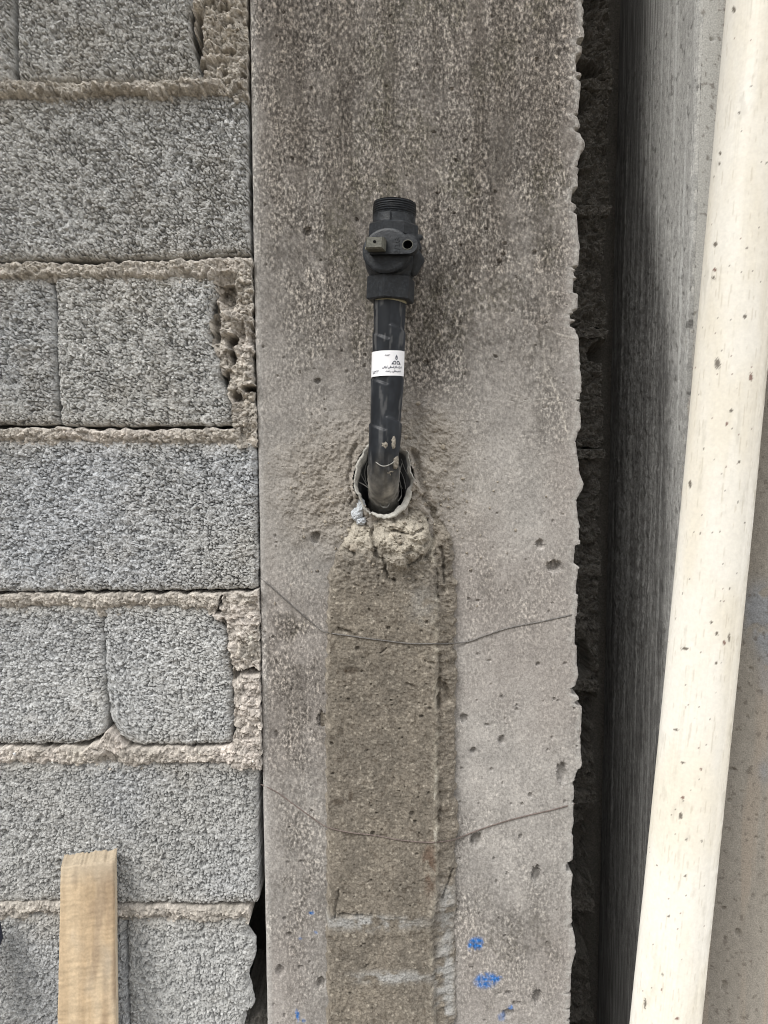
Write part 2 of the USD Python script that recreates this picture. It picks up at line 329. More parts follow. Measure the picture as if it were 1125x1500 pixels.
def mortar(parent, L, R, T, B, seed, y0=YB, bulge=0.006, rough=0.006, pink=0.5, sink=0.0, fine=True, hollows=(), name='mortar_bed', lower=0.012, back=0.1, tone=1.0, grit=0):
    """a rough lump of mortar between two polylines; it thins away along its lower edge so that the block under it shows through"""
    V, px, py, dl, dr, dt, db = patch(L, R, T, B, y0, 0.00135 if fine else 0.008, 8.0, seed)
    x, z = V[..., 0], V[..., 2]
    f1, f2, rnd = worley(x + 0.004 * fbm2(x * 150, z * 150, 2, seed), z, 0.011, seed)
    g1, g2, rnd2 = worley(x, z + 0.002 * fbm2(x * 300, z * 300, 2, seed), 0.0045, seed + 1)
    n = fbm2(x * 55, z * 55, 5, seed + 2, 0.6)
    k1, k2, rnd3 = worley(x, z, 0.0031, seed + 2)
    h = bulge + rough * 1.3 * (n - 0.5) + rough * 0.25 * (0.6 - f1) + 0.0026 * (0.5 - g1) + 0.0030 * (rnd2 - 0.5) + 0.0022 * (0.5 - k1) + 0.0026 * (rnd3 - 0.5) + rough * 0.6 * (rnd - 0.5) * np.clip((f2 - f1) * 4, 0, 1) - sink
    if lower:
        h = h - (np.abs(bulge) + 0.007) * (1 - sstep(0, lower, db - 0.004 + 0.020 * (fbm2(x * 38, z * 38, 4, seed + 5, 0.6) - 0.5)))
    h = h - rnd_edge(dt, 0.004 + 0 * x) + rough * 0.7 * (fbm2(x * 20, z * 14, 3, seed + 21) - 0.5)
    for (cx, cy, rx, ry, dep) in hollows:
        d = np.hypot((px - cx) / rx, (py - cy) / ry) + 0.5 * (fbm2(x * 120, z * 120, 3, seed + 7) - 0.5)
        h = h - dep * (1 - sstep(0.55, 1.1, d))
    V = V.copy(); V[..., 1] -= h
    V[..., 0] += 0.003 * (fbm2(x * 130, z * 130, 3, seed + 11) - 0.5); V[..., 2] += 0.005 * (fbm2(x * 130, z * 130, 3, seed + 12) - 0.5)
    C = lerp(TAN, PINK, np.clip(pink * 1.6 * fbm2(x * 25, z * 25, 3, seed + 13), 0, 1)) * (0.72 + 0.5 * fbm2(x * 160, z * 160, 3, seed + 14) + 0.30 * (rnd2 - 0.5) + 0.34 * (rnd3 - 0.5))[..., None] * tone
    C = lerp(C, (0.26, 0.24, 0.21), 0.40 * sstep(0.5, 0.72, fbm2(x * 38, z * 38, 3, seed + 15)))
    v, f, c = grid(V, C, back=back)
    m = obj(name, (v, f), 'mortar_sand', parent, smooth=not fine, tint=c)
    if grit:
        inside = (px > 0) & (py > -20) & (py < 1520) & (h > (0.0005 if lower else -0.03)) & (np.minimum(dl, dr) > 0.003) & (dt > 0.002)
        chips(V, C, inside, grit, 0.0009, 0.0052 if not lower else 0.0032, np.random.default_rng(seed + 500), 'mortar_grit', m, 'mortar_sand')
    return m

bw = thing('block_wall', 'grey hollow block wall with rough tan mortar joints left of the concrete column', 'wall', at=P(180, 1952, 0.05))
obj('wall_core', boxm(-1.4, P(296, 700, 0)[0], 0.045, 0.30, 0.0, 2.30), 'mortar_sand', bw, tint=np.tile(TAN * 0.8, (8, 1)))
def vert(x0, y0, x1, y1): return [(x0, y0), (x1, y1)]
def horz(y, x0=-1500, x1=420): return [(x0, y), (x1, y)]
# rows from the top; polylines in the photograph's pixels
block(bw, vert(-470, -125, -470, 118), vert(13, -125, 15, 118), horz(-125), [(-500, 120), (20, 118)], 11)
block(bw, vert(22, -125, 24, 118), [(300, -125), (284, -20), (277, 25), (281, 70), (294, 112), (295, 122)], horz(-125), [(20, 119), (300, 117)], 12, broken=True)
block(bw, vert(-97, 132, -97, 376), vert(361, 130, 364, 374), [(-100, 142), (40, 140), (360, 130)], [(-100, 382), (60, 380), (250, 377), (365, 371)], 13, 0.25)
block(bw, vert(-560, 132, -560, 376), vert(-106, 130, -106, 374), horz(142), horz(381), 14, fine=False)
block(bw, vert(-375, 400, -375, 622), vert(74, 395, 82, 624), [(-380, 408), (80, 405)], [(-380, 624), (85, 622)], 15, 0.5)
block(bw, [(78, 398), (82, 520), (87, 626)], [(322, 395), (318, 425), (308, 450), (309, 500), (322, 530), (326, 565), (337, 590), (344, 628)], [(70, 405), (345, 402)], [(80, 625), (345, 624)], 16, 0.3, broken=True)
block(bw, vert(-85, 635, -85, 870), vert(374, 640, 377, 868), [(-90, 645), (200, 645), (380, 650)], [(-90, 868), (240, 866), (380, 863)], 17, 0.8)
block(bw, vert(-540, 635, -540, 870), vert(-92, 640, -92, 868), horz(645), horz(866), 18, fine=False)
block(bw, vert(-300, 885, -300, 1095), [(148, 880), (152, 1000), (155, 1050), (152, 1075), (140, 1095)], [(-300, 890), (150, 888)], [(-300, 1092), (100, 1092), (135, 1086), (160, 1070)], 19, 0.4)
block(bw, [(149, 880), (153, 1000), (158, 1045), (166, 1066), (184, 1092)], [(300, 880), (307, 897), (329, 925), (335, 968), (341, 1035), (338, 1094)], [(140, 888), (345, 888)], [(150, 1062), (175, 1084), (200, 1093), (345, 1093)], 20, 0.35, broken=True)
block(bw, vert(-70, 1105, -70, 1328), vert(377, 1110, 376, 1326), [(-80, 1116), (380, 1116)], [(-80, 1322), (380, 1327)], 21, 0.7)
block(bw, vert(-520, 1105, -520, 1328), vert(-77, 1110, -77, 1326), horz(1116), horz(1322), 22, fine=False)
block(bw, vert(-270, 1340, -270, 1545), vert(181, 1340, 186, 1545), horz(1342), horz(1545), 23, 0.45)
block(bw, vert(184, 1340, 190, 1545), [(356, 1338), (362, 1352), (359, 1368), (372, 1384), (373, 1400), (361, 1440), (366, 1455), (371, 1478), (358, 1492), (350, 1545)], horz(1346), horz(1545), 24, 0.1, broken=True, deep=0.02)
for k, (t, b) in enumerate([(1562, 1742), (1758, 1950), (-390, -142), (-720, -410)]):   # the courses above and below the picture
    for i in range(3):
        x1 = 376 - 455 * i - (220 if k in (1, 3) else 0)
        block(bw, vert(x1 - 447, t, x1 - 447, b), vert(x1, t, x1, b), horz(t), horz(b), 30 + 3 * k + i, fine=False)
    if k in (1, 3): block(bw, vert(164, t, 164, b), vert(376, t, 376, b), horz(t), horz(b), 50 + k, fine=False)
# mortar beds
mortar(bw, vert(-110, 100, -110, 170), vert(322, 100, 322, 160), [(-110, 124), (50, 121), (75, 124), (150, 123), (200, 122), (322, 120)], [(-110, 158), (0, 154), (60, 154), (95, 168), (120, 160), (145, 146), (190, 142), (225, 156), (262, 146), (322, 142)], 61, grit=170, bulge=0.0085, rough=0.010, pink=0.25, tone=0.98)
mortar(bw, vert(-100, 360, -100, 420), vert(368, 360, 368, 420), [(-110, 385), (60, 385), (130, 387), (250, 381), (300, 380), (370, 377)], [(-110, 418), (60, 412), (120, 414), (200, 420), (300, 414), (370, 420)], 62, grit=170, bulge=0.0022, rough=0.008, pink=0.4, tone=0.95)
mortar(bw, vert(-380, 600, -380, 660), vert(352, 600, 352, 660), [(-380, 628), (80, 627), (200, 629), (350, 627)], [(-380, 655), (80, 652), (150, 660), (260, 660), (350, 654)], 63, grit=170, bulge=0.0008, rough=0.005, pink=0.7)
mortar(bw, vert(-90, 850, -90, 910), vert(330, 850, 312, 910), [(-100, 871), (140, 871), (240, 870), (320, 870)], [(-100, 900), (60, 900), (150, 904), (240, 896), (320, 902)], 64, grit=170, bulge=0.0012, rough=0.006, pink=0.45)
mortar(bw, vert(-300, 1070, -300, 1130), vert(380, 1070, 381, 1130), [(-300, 1096), (120, 1096), (138, 1090), (158, 1072), (170, 1078), (190, 1096), (380, 1094)], [(-300, 1128), (60, 1124), (160, 1130), (260, 1124), (380, 1130)], 65, grit=170, bulge=0.0022, rough=0.007, pink=0.9, tone=1.05)
mortar(bw, vert(-75, 1300, -75, 1365), vert(364, 1300, 364, 1365), [(-75, 1324), (20, 1322), (180, 1326), (364, 1330)], [(-75, 1358), (10, 1358), (60, 1350), (180, 1352), (280, 1358), (364, 1356)], 66, grit=170, bulge=0.0018, rough=0.006, pink=0.6)
for k, yy in enumerate((1548, 1745, -140, -405)):
    mortar(bw, vert(-900, yy, -900, yy + 20), vert(372, yy, 372, yy + 20), horz(yy - 3), horz(yy + 22), 70 + k, bulge=0.004, rough=0.006, fine=False)
# mortar and rubble packed between the broken block ends and the column
mortar(bw, [(303, -125), (286, -20), (283, 40), (290, 90), (297, 120), (318, 150)], [(360, -125), (360, 20), (362, 150)], horz(-125), horz(150), 81, grit=330, bulge=-0.001, rough=0.018, pink=0.25, hollows=[(291, 55, 6, 42, 0.04), (335, 74, 12, 5, 0.012), (322, 90, 22, 8, 0.012), (327, 105, 6, 8, 0.02), (295, 100, 8, 14, 0.03), (330, 12, 12, 6, 0.014), (356, 112, 6, 6, 0.014)], name='mortar_fill', lower=0.01, tone=0.95)
mortar(bw, [(300, 380), (320, 430), (308, 460), (311, 505), (326, 545), (340, 600), (346, 655)], [(368, 380), (371, 520), (376, 655)], [(300, 382), (380, 378)], horz(655), 82, grit=330, bulge=-0.004, rough=0.02, pink=0.5, hollows=[(332, 428, 17, 26, 0.03), (316, 470, 8, 34, 0.03), (339, 498, 9, 11, 0.07), (340, 520, 5, 12, 0.03), (366, 570, 12, 6, 0.06), (345, 580, 8, 10, 0.025), (352, 488, 6, 22, 0.012), (368, 490, 5, 18, 0.02), (330, 556, 5, 14, 0.03)], name='mortar_fill', lower=0.0, tone=1.0)
mortar(bw, [(312, 866), (311, 895), (334, 930), (339, 970), (344, 1035), (341, 1125)], [(379, 862), (382, 1125)], [(310, 870), (385, 864)], horz(1126), 83, grit=330, bulge=0.001, rough=0.013, pink=0.8, hollows=[(320, 878, 6, 12, 0.03), (316, 895, 8, 6, 0.03), (326, 920, 6, 16, 0.02), (366, 985, 20, 6, 0.03), (344, 990, 6, 12, 0.02), (340, 1030, 4, 20, 0.02)], name='mortar_fill', lower=0.0)
mortar(bw, [(352, 1480), (344, 1560)], [(392, 1480), (392, 1560)], [(340, 1490), (395, 1484)], horz(1560), 84, y0=0.05, bulge=0.0, rough=0.02, pink=0.1, name='mortar_fill', lower=0.0, back=0.2, tone=0.6)

# ------------------------------------------------------------------ block wall behind the columns, the gap's shade put into its tone
rw = thing('block_wall_001', 'rubbly block wall, colour darkened for shade, deep in the gap between the two concrete columns', 'wall', at=(0.2, 0.42, 0))
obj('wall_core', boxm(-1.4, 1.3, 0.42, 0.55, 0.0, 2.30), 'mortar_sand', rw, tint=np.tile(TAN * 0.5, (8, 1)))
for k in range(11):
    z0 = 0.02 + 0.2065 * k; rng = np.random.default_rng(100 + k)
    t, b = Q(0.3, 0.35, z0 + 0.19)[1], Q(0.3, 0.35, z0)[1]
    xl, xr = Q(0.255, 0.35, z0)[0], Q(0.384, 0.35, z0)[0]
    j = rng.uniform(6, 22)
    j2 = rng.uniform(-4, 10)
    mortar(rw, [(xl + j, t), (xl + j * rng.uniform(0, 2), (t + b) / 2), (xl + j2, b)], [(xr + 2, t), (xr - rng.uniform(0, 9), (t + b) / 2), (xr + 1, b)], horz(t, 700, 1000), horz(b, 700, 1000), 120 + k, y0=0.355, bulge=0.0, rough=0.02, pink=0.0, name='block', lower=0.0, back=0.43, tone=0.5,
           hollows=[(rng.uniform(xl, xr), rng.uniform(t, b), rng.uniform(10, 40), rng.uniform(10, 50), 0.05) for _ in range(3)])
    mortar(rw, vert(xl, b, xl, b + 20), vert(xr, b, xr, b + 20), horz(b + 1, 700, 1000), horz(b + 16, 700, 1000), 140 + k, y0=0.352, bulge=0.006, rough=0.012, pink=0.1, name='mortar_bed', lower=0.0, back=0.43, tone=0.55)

# ------------------------------------------------------------------ the concrete column
col = thing('concrete_column', 'grey concrete column with dark weathered top and ragged right edge, behind the gas valve', 'column', at=(0.045, 0.17, 0))
zf = np.concatenate([np.linspace(2.45, 1.86, 30), np.arange(1.855, 0.43, -0.00142), np.linspace(0.425, 0.0, 24)])
LEFT = [(365, 0), (371, 400), (379, 740), (384, 1140), (391, 1500)]
RIGHT = [(856, 0), (857, 45), (852, 120), (848, 170), (858, 210), (849, 235), (846, 300), (850, 350), (853, 370), (848, 420), (847, 470), (850, 520), (853, 560), (852, 625), (845, 650), (850, 690), (856, 710), (846, 740), (851, 775), (850, 830), (846, 900), (845, 940), (848, 990), (843, 1005), (854, 1040), (851, 1080), (854, 1120), (842, 1150), (841, 1190), (841, 1260), (838, 1310), (840, 1360), (844, 1375), (845, 1395), (838, 1420), (836, 1500)]
pl, pr = P(*np.array(LEFT).T, 0.0), P(*np.array(RIGHT).T, 0.0)
xl = np.interp(zf, pl[::-1, 2], pl[::-1, 0]); xr = np.interp(zf, pr[::-1, 2], pr[::-1, 0])
xr = xr + 0.004 * (fbm2(zf * 45, 0 * zf, 6, 3, 0.72) - 0.5) - 0.007 * sstep(0.64, 0.69, fbm2(zf * 28, 0 * zf + 3, 4, 14, 0.65)) - 0.002 * sstep(0.60, 0.66, fbm2(zf * 60, 0 * zf + 7, 3, 13))
u = np.linspace(0, 1, 306)
X = xl[:, None] + (xr - xl)[:, None] * u[None]; Z = np.repeat(zf[:, None], len(u), 1)
cpx, cpy = Q(X, 0 * X, Z)
ELL = (562.0, 700.0, 45.0, 57.0)     # where the conduit leaves the column
rho = np.hypot((cpx - ELL[0]) / ELL[2], (cpy - ELL[1]) / ELL[3])
mudz = np.clip(1.25 * blob(cpx, cpy, 540, 715, 135, 105, 1.3) + 0.8 * blob(cpx, cpy, 620, 640, 55, 50), 0, 1)
mudz = mudz * sstep(0.18, 0.62, fbm2(X * 22, Z * 22, 4, 5, 0.6) + 0.45 * (mudz - 0.3))
f1, f2, rn = worley(X, Z, 0.009, 5); g1, g2, rn2 = worley(X + 0.002 * fbm2(X * 200, Z * 200, 2, 8), Z, 0.0042, 6)
mudrel = 0.011 * (fbm2(X * 48, Z * 48, 5, 21, 0.62) - 0.42) + 0.0025 * (0.6 - f1) * (rn > 0.5) + 0.0026 * (0.55 - g1) * (0.3 + rn2) + 0.003 * sstep(0.5, 0.56, fbm2(X * 60 + 2, Z * 75, 4, 22, 0.6)) * fbm2(X * 25, Z * 25, 2, 23)
H = 0.0011 * (fbm2(X * 30, Z * 22, 4, 2) - 0.5) + 0.0012 * (fbm2(X * 320, Z * 260, 3, 9) - 0.5) + 0.003 * (fbm2(X * 5, Z * 5, 2, 4) - 0.5)
H = H + mudz * np.maximum(mudrel, -0.002) * 1.35 + 0.002 * mudz
lip = blob(cpx, cpy, 565, 700, 75, 85, 2.0)
near = np.exp(-np.maximum(rho - 1.0, 0) / 0.28) * (0.35 + 0.65 * sstep(-0.9, 0.6, (cpy - 700) / 57.0 + 0.5 * (cpx - 562) / 45.0 * 0.4))
chunk, chunk2, crn, cface = grains(X + 0.006 * fbm2(X * 90, Z * 90, 3, 36), Z + 0.006 * fbm2(X * 90, Z * 90, 3, 37), 0.013, 38)
for gl, gw, gd in [([(606, 664), (616, 700), (628, 738), (648, 778)], 5, 0.012), ([(520, 650), (512, 690), (516, 735)], 3, 0.006), ([(600, 745), (622, 760)], 4, 0.010)]:
    H = H - gd * (1 - sstep(0.3 * gw, 1.5 * gw, segdist(cpx + 9 * (fbm2(X * 120, Z * 120, 3, 42) - 0.5), cpy + 9 * (fbm2(X * 120, Z * 120, 3, 43) - 0.5), gl)))
H = H + near * (0.020 * fbm2(X * 55, Z * 55, 5, 31, 0.6) + 0.006 * (crn - 0.3) + np.clip(0.35 * cface, -0.003, 0.003) - 0.004 * (1 - sstep(0, 0.2, chunk2 - chunk))) + 0.018 * blob(cpx, cpy, 628, 700, 18, 60) * fbm2(X * 70, Z * 70, 4, 33)
H = H + 0.010 * blob(cpx, cpy, 628, 600, 14, 16) * fbm2(X * 90, Z * 90, 4, 35)
PITS = [(450, 338, 6, 7), (465, 558, 5, 5), (535, 520, 3, 3), (625, 531, 5, 6), (534, 536, 3, 3), (472, 1055, 8, 12), (680, 1053, 7, 8), (735, 1085, 6, 8), (693, 1101, 6, 6), (824, 1133, 9, 18), (698, 1231, 10, 13), (462, 787, 8, 10), (404, 1076, 4, 7), (400, 934, 4, 3), (442, 1262, 5, 3), (424, 1370, 5, 5), (410, 1422, 7, 8), (471, 1440, 7, 9), (441, 1417, 4, 3), (745, 1455, 6, 4), (757, 1470, 6, 4), (787, 1283, 9, 14), (791, 797, 7, 8), (812, 830, 12, 10), (713, 1062, 4, 3), (720, 1127, 3, 3), (676, 1126, 3, 3), (763, 1226, 4, 5), (765, 1178, 3, 3), (735, 1021, 3, 4), (788, 973, 4, 4), (700, 958, 3, 2), (828, 972, 4, 3), (740, 1372, 3, 3), (678, 1208, 3, 2), (672, 1259, 4, 3), (691, 1418, 3, 3), (415, 1178, 3, 2), (417, 1346, 4, 3), (421, 1263, 3, 3), (641, 283, 5, 2), (740, 357, 4, 3), (738, 373, 4, 4), (712, 373, 3, 2), (732, 385, 4, 5), (783, 370, 4, 4), (751, 456, 3, 2), (726, 522, 3, 3), (680, 549, 3, 2), (668, 235, 3, 3), (662, 131, 3, 3), (690, 153, 3, 2), (428, 232, 3, 3), (523, 322, 3, 3), (745, 1485, 9, 7), (788, 1460, 8, 12), (757, 1040, 3, 3), (812, 1024, 3, 3), (777, 1165, 4, 4), (700, 880, 4, 3), (690, 838, 3, 3)]
rng = np.random.default_rng(5)
for _ in range(330):
    qx, qy = rng.uniform(385, 850), rng.uniform(0, 1500)
    if rng.random() < 0.45 and qy < 760: continue
    r = rng.uniform(1.2, 2.8); PITS.append((qx, qy, r, r * rng.uniform(0.7, 1.5)))
pitmask = np.zeros_like(X)
for (qx, qy, rx, ry) in PITS:
    zc_, xc_ = P(qx, qy, 0)[2], P(qx, qy, 0)[0]
    rr = max(rx, ry) * 0.0011 * 1.6
    i0, i1 = np.searchsorted(-zf, -(zc_ + rr)), np.searchsorted(-zf, -(zc_ - rr))
    j0 = max(0, int((xc_ - rr - xl[min(i0, len(xl) - 1)]) / 0.00136) - 8); j1 = min(len(u), j0 + int(2 * rr / 0.00136) + 16)
    s_ = (slice(i0, i1), slice(j0, j1))
    d = np.hypot((cpx[s_] - qx) / rx, (cpy[s_] - qy) / ry) + 0.55 * (fbm2(X[s_] * 330, Z[s_] * 330, 2, 41) - 0.5)
    t = 1 - sstep(0.6, 1.1, d)
    pitmask[s_] = np.maximum(pitmask[s_], t)
    H[s_] -= 0.0011 * min(rx, ry) * 1.0 * t
dL = (X - xl[:, None]); dR = (xr[:, None] - X)
H = H - rnd_edge(dL, 0.006 + 0.002 * fbm2(Z * 40, 0 * Z, 3, 51)) - rnd_edge(dR, 0.0025 + 0.005 * fbm2(Z * 70, X * 70, 3, 52)) + np.exp(-dR / 0.006) * 0.004 * (fbm2(X * 130, Z * 130, 3, 53) - 0.5)
# colour of the concrete: pale cement, dark weathering at the top, mud round the conduit, blue paint
stain = 1.0 * (1 - sstep(140, 660, cpy + 0.55 * np.maximum(cpx - 700, 0) + 0.4 * np.maximum(450 - cpx, 0))) + 0.55 * blob(cpx, cpy, 580, 440, 140, 160, 1.5) + 0.3 * blob(cpx, cpy, 610, 120, 240, 220) + 0.35 * blob(cpx, cpy, 800, 500, 50, 160) + 0.05 + 0.26 * blob(cpx, cpy, 425, 1050, 60, 330) + 0.2 * blob(cpx, cpy, 740, 1400, 120, 120)
stain = stain + 0.55 * blob(cpx, cpy, 425, 930, 40, 60) * sstep(0.4, 0.6, fbm2(X * 30, Z * 30, 3, 61)) + 0.4 * blob(cpx, cpy, 420, 1020, 60, 70) + 0.3 * blob(cpx, cpy, 780, 1380, 90, 70) + 0.25 * blob(cpx, cpy, 735, 850, 60, 60) + 0.35 * blob(cpx, cpy, 440, 1330, 40, 150)
stain = stain * (0.55 + 0.45 * sstep(0, 0.05, dL)) * (0.45 + 0.55 * sstep(0.0, 0.03, dR)) + 0.42 * (fbm2(X * 11, Z * 6, 4, 62) - 0.5) + 0.22 * (fbm2(X * 38, Z * 22, 3, 162) - 0.5)
sp = 0.42 * fbm2(X * 150, Z * 95, 3, 63, 0.6) + 0.58 * (0.5 + 1.25 * (fbm2(X * 400, Z * 280, 2, 64) - 0.5))
sp = sp + 0.34 * (fbm2(X * 48, Z * 26, 4, 65, 0.6) - 0.5)
thr = 0.68 - 0.20 * np.clip(stain, 0, 1.2)
dark = sstep(thr - 0.12, thr + 0.11, sp + 0.10 * (fbm2(X * 700, Z * 520, 1, 166) - 0.5)) * np.clip(0.35 + stain, 0, 1)
pale = sstep(0.52, 0.66, 0.55 * fbm2(X * 330, Z * 220, 3, 164, 0.7) + 0.45 * fbm2(X * 70, Z * 45, 3, 165))
C = lerp((0.392, 0.37, 0.345), (0.305, 0.288, 0.268), fbm2(X * 9, Z * 9, 3, 66))
C = C * (0.74 + 0.5 * fbm2(X * 45, Z * 30, 5, 67, 0.6))[..., None] * (0.72 + 0.56 * fbm2(X * 420, Z * 400, 2, 68))[..., None]
C = lerp(C, (0.335, 0.30, 0.275), 0.45 * sstep(0.45, 0.7, fbm2(X * 7, Z * 4, 3, 69)))
runs = sstep(0.42, 0.62, fbm2(X * 55 + 0.6 * fbm2(Z * 9, X * 9, 2, 171), Z * 2.2, 4, 172, 0.6))
C = lerp(C, (0.140, 0.125, 0.109), np.clip(0.80 * np.clip(stain, 0, 1) * (0.72 + 0.36 * runs), 0, 1))
C = lerp(C, (0.07, 0.060, 0.051), 0.50 * dark)
C = C * (1 + np.clip(stain, 0, 1) * 0.55 * (fbm2(X * 26, Z * 13, 4, 170, 0.6) - 0.47))[..., None]
C = lerp(C, (0.33, 0.302, 0.27), 0.38 * pale * np.clip(stain, 0.2, 1))
C = lerp(C, (0.105, 0.10, 0.07), 0.35 * dark * sstep(0.5, 0.7, fbm2(X * 20, Z * 14, 3, 70)) * np.clip(stain, 0, 1))
mudc = lerp((0.27, 0.24, 0.203), (0.36, 0.33, 0.288), fbm2(X * 60, Z * 60, 4, 71)) * (0.8 + 0.35 * fbm2(X * 260, Z * 260, 3, 72))[..., None]
C = lerp(C, 0, 0 * dark) * (1 - 0.9 * mudz)[..., None] + mudc * (0.9 * mudz)[..., None]
SCR = [([(612, 215), (640, 250), (665, 298), (690, 332), (735, 370), (765, 390)], 1.3, 0.5), ([(788, 395), (800, 420), (803, 455), (801, 484)], 0.9, 0.35), ([(797, 489), (796, 520), (799, 545), (815, 575), (824, 605), (832, 645)], 1.3, 0.75), ([(802, 483), (818, 490), (846, 497)], 1.2, 0.7), ([(730, 573), (762, 582)], 0.9, 0.5), ([(725, 597), (770, 588), (812, 582)], 0.9, 0.4), ([(625, 350), (632, 400)], 1.6, 0.45), ([(629, 430), (631, 448)], 2.0, 0.6), ([(752, 461), (760, 461)], 2.0, 0.9), ([(399, 660), (412, 652)], 1.5, 0.6), ([(690, 1300), (700, 1345)], 1.0, 0.3), ([(385, 230), (420, 180), (470, 160)], 1.2, 0.3)]
scr = np.zeros_like(X)
for line, w, a in SCR:
    d = segdist(cpx + 2.5 * (fbm2(X * 150, Z * 150, 2, 73) - 0.5), cpy, line)
    scr = np.maximum(scr, a * (1 - sstep(0.5 * w, 1.2 * w + 0.6, d)))
scr = scr * (0.35 + 0.65 * sstep(0.35, 0.6, fbm2(X * 140, Z * 140, 3, 78)))
C = lerp(C, (0.45, 0.42, 0.38), 0.95 * scr); H = H + 0.0008 * scr
chip = (1 - sstep(0.004, 0.012, dR + 0.008 * (fbm2(X * 80, Z * 80, 3, 74) - 0.5)))
C = lerp(C, (0.40, 0.385, 0.36), 0.75 * chip * sstep(0.2, 0.55, fbm2(X * 200, Z * 200, 3, 75)))
C = lerp(C, (0.40, 0.385, 0.365), 0.6 * (1 - sstep(0.003, 0.012, dL + 0.004 * (fbm2(X * 90, Z * 40, 3, 76) - 0.5))))
for (bx, by, rx, ry, a, ang) in [(697, 1383, 15, 11, 1.0, -0.5), (712, 1436, 20, 13, 0.85, -0.2), (456, 1337, 5, 3.5, 1.0, 0), (435, 1488, 4, 11, 1.0, 0), (748, 1478, 5, 7, 0.7, 0.3), (462, 1366, 4, 2.5, 0.6, 0), (440, 1375, 3, 3, 0.5, 0), (735, 1490, 7, 7, 0.45, 0), (728, 1434, 9, 4, 0.8, -0.4), (445, 1495, 3, 4, 0.7, 0)]:
    ca, sa = math.cos(ang), math.sin(ang); ex, ey = (cpx - bx) * ca + (cpy - by) * sa, -(cpx - bx) * sa + (cpy - by) * ca
    d = np.hypot(ex / rx, ey / ry)
    m = a * (1 - sstep(0.5, 1.15, d)) * sstep(0.40, 0.56, fbm2(X * 190, Z * 190, 3, 77, 0.65) + 0.28 * (1 - d))
    m = m * (0.5 + 0.5 * sstep(0.4, 0.6, fbm2(X * 420, Z * 420, 2, 79)))
    C = lerp(C, (0.02, 0.14, 0.42), np.clip(1.15 * m, 0, 1))
C = np.clip(C, 0.01, 0.8)
V = np.stack([X, -H, Z], -1)
fc = lambda a: (a[:-1, :-1] + a[1:, 1:]) / 2
v, f, c = grid(V, C, keep=fc(rho + 0.22 * (fbm2(X * 75, Z * 75, 3, 39) - 0.5)) > 0.95, back=0.345)
speck = np.clip((0.16 + 0.78 * stain) * (0.45 + 1.1 * sstep(0.3, 0.7, fbm2(X * 34, Z * 20, 4, 169, 0.6))), 0.1, 0.95) * (1 - 0.8 * mudz) * (0.45 + 0.55 * sstep(0, 0.02, dR))
_, _, sk = grid(V, np.repeat(speck[..., None], 3, -1), back=0.345)
obj('shaft', (v, f), 'weathered_concrete', col, smooth=False, tint=c, speck=sk)
obj('cap', boxm(xl[0], xr[0], 0.0, 0.345, 2.445, 2.46), 'cast_concrete', col, tint=np.tile([0.3, 0.29, 0.27], (8, 1)))
def colh(x, z):
    return 0.0

# mortar casing that hides the pipe's lower run
zc2 = np.concatenate([np.arange(P(0, 735, 0)[2], 0.44, -0.00135), np.linspace(0.435, 0.0, 24)])
x0, x1 = P(474, 1100, 0)[0], P(672, 1100, 0)[0]
X2, Z2 = np.meshgrid(np.arange(x0 - 0.004, x1 + 0.006, 0.00135), zc2)
sx, sy = Q(X2, 0 * X2, Z2)
wob = lambda s, a, sd: a * (fbm2(Z2 * s, 0 * Z2 + 3, 4, sd, 0.6) - 0.5)
le = np.interp(sy, [735, 785, 815, 845, 1000, 1500], [522, 508, 488, 482, 478, 479]) + wob(90, 14, 81) + 3 * (fbm2(X2 * 200, Z2 * 200, 2, 80) - 0.5)
re = np.interp(sy, [735, 790, 850, 1500], [640, 660, 667, 668]) + wob(80, 14, 82)
ar = np.interp(sy, [735, 790, 850, 1290, 1350, 1500], [615, 632, 637, 638, 630, 636]) + wob(110, 8, 83)     # arris between face and right slope
THK = 0.024
top = sstep(750, 812, sy + 60 * (fbm2(X2 * 45, Z2 * 45, 5, 84, 0.6) - 0.5) + 22 * blob(sx, sy, 590, 780, 45, 60))
band = np.clip((re - sx) / (re - ar), 0, 1)
prof = THK * ((0.30 + 0.48 * band) * (1 - sstep(re - 4, re + 1, sx)) + 0.22 * (1 - sstep(ar - 1, ar + 4, sx))) - 0.010 * sstep(re, re + 4, sx)
prof = np.where(sx < le + 6, np.minimum(prof, -0.004 + (THK + 0.004) * sstep(0, 1, (sx - le + 2) / 8)), prof)
slope = sstep(-2, 3, sx - ar)
prof = prof * top - 0.004 * (1 - top)
a1, a2, ra = worley(X2, Z2, 0.010, 85); b1, b2, rb = worley(X2 + 0.003 * fbm2(X2 * 180, Z2 * 180, 2, 86), Z2, 0.0045, 87)
rel = 0.0045 * (fbm2(X2 * 30, Z2 * 26, 5, 88, 0.65) - 0.5) + 0.0016 * (fbm2(X2 * 400, Z2 * 380, 2, 115) - 0.5) + 0.0014 * (0.6 - b1) * (0.4 + rb) + 0.0012 * (fbm2(X2 * 300, Z2 * 260, 3, 89) - 0.5)
rel = rel + 0.0042 * np.exp(-((sx - ar + 3) / 4.0) ** 2) * fbm2(X2 * 60, Z2 * 40, 4, 116) - 0.0065 * sstep(0.45, 0.62, fbm2(X2 * 8, Z2 * 16, 3, 119)) * np.exp(-((sx - ar - 5) / 3.0) ** 2) * fbm2(X2 * 40, Z2 * 50, 4, 117) + slope * (0.009 * (fbm2(X2 * 60, Z2 * 150, 4, 90, 0.6) - 0.5))
upper = 1 - sstep(790, 900, sy)
rel = rel + upper * (0.011 * (fbm2(X2 * 50, Z2 * 60, 5, 91, 0.62) - 0.5) + 0.002 * (0.6 - a1))
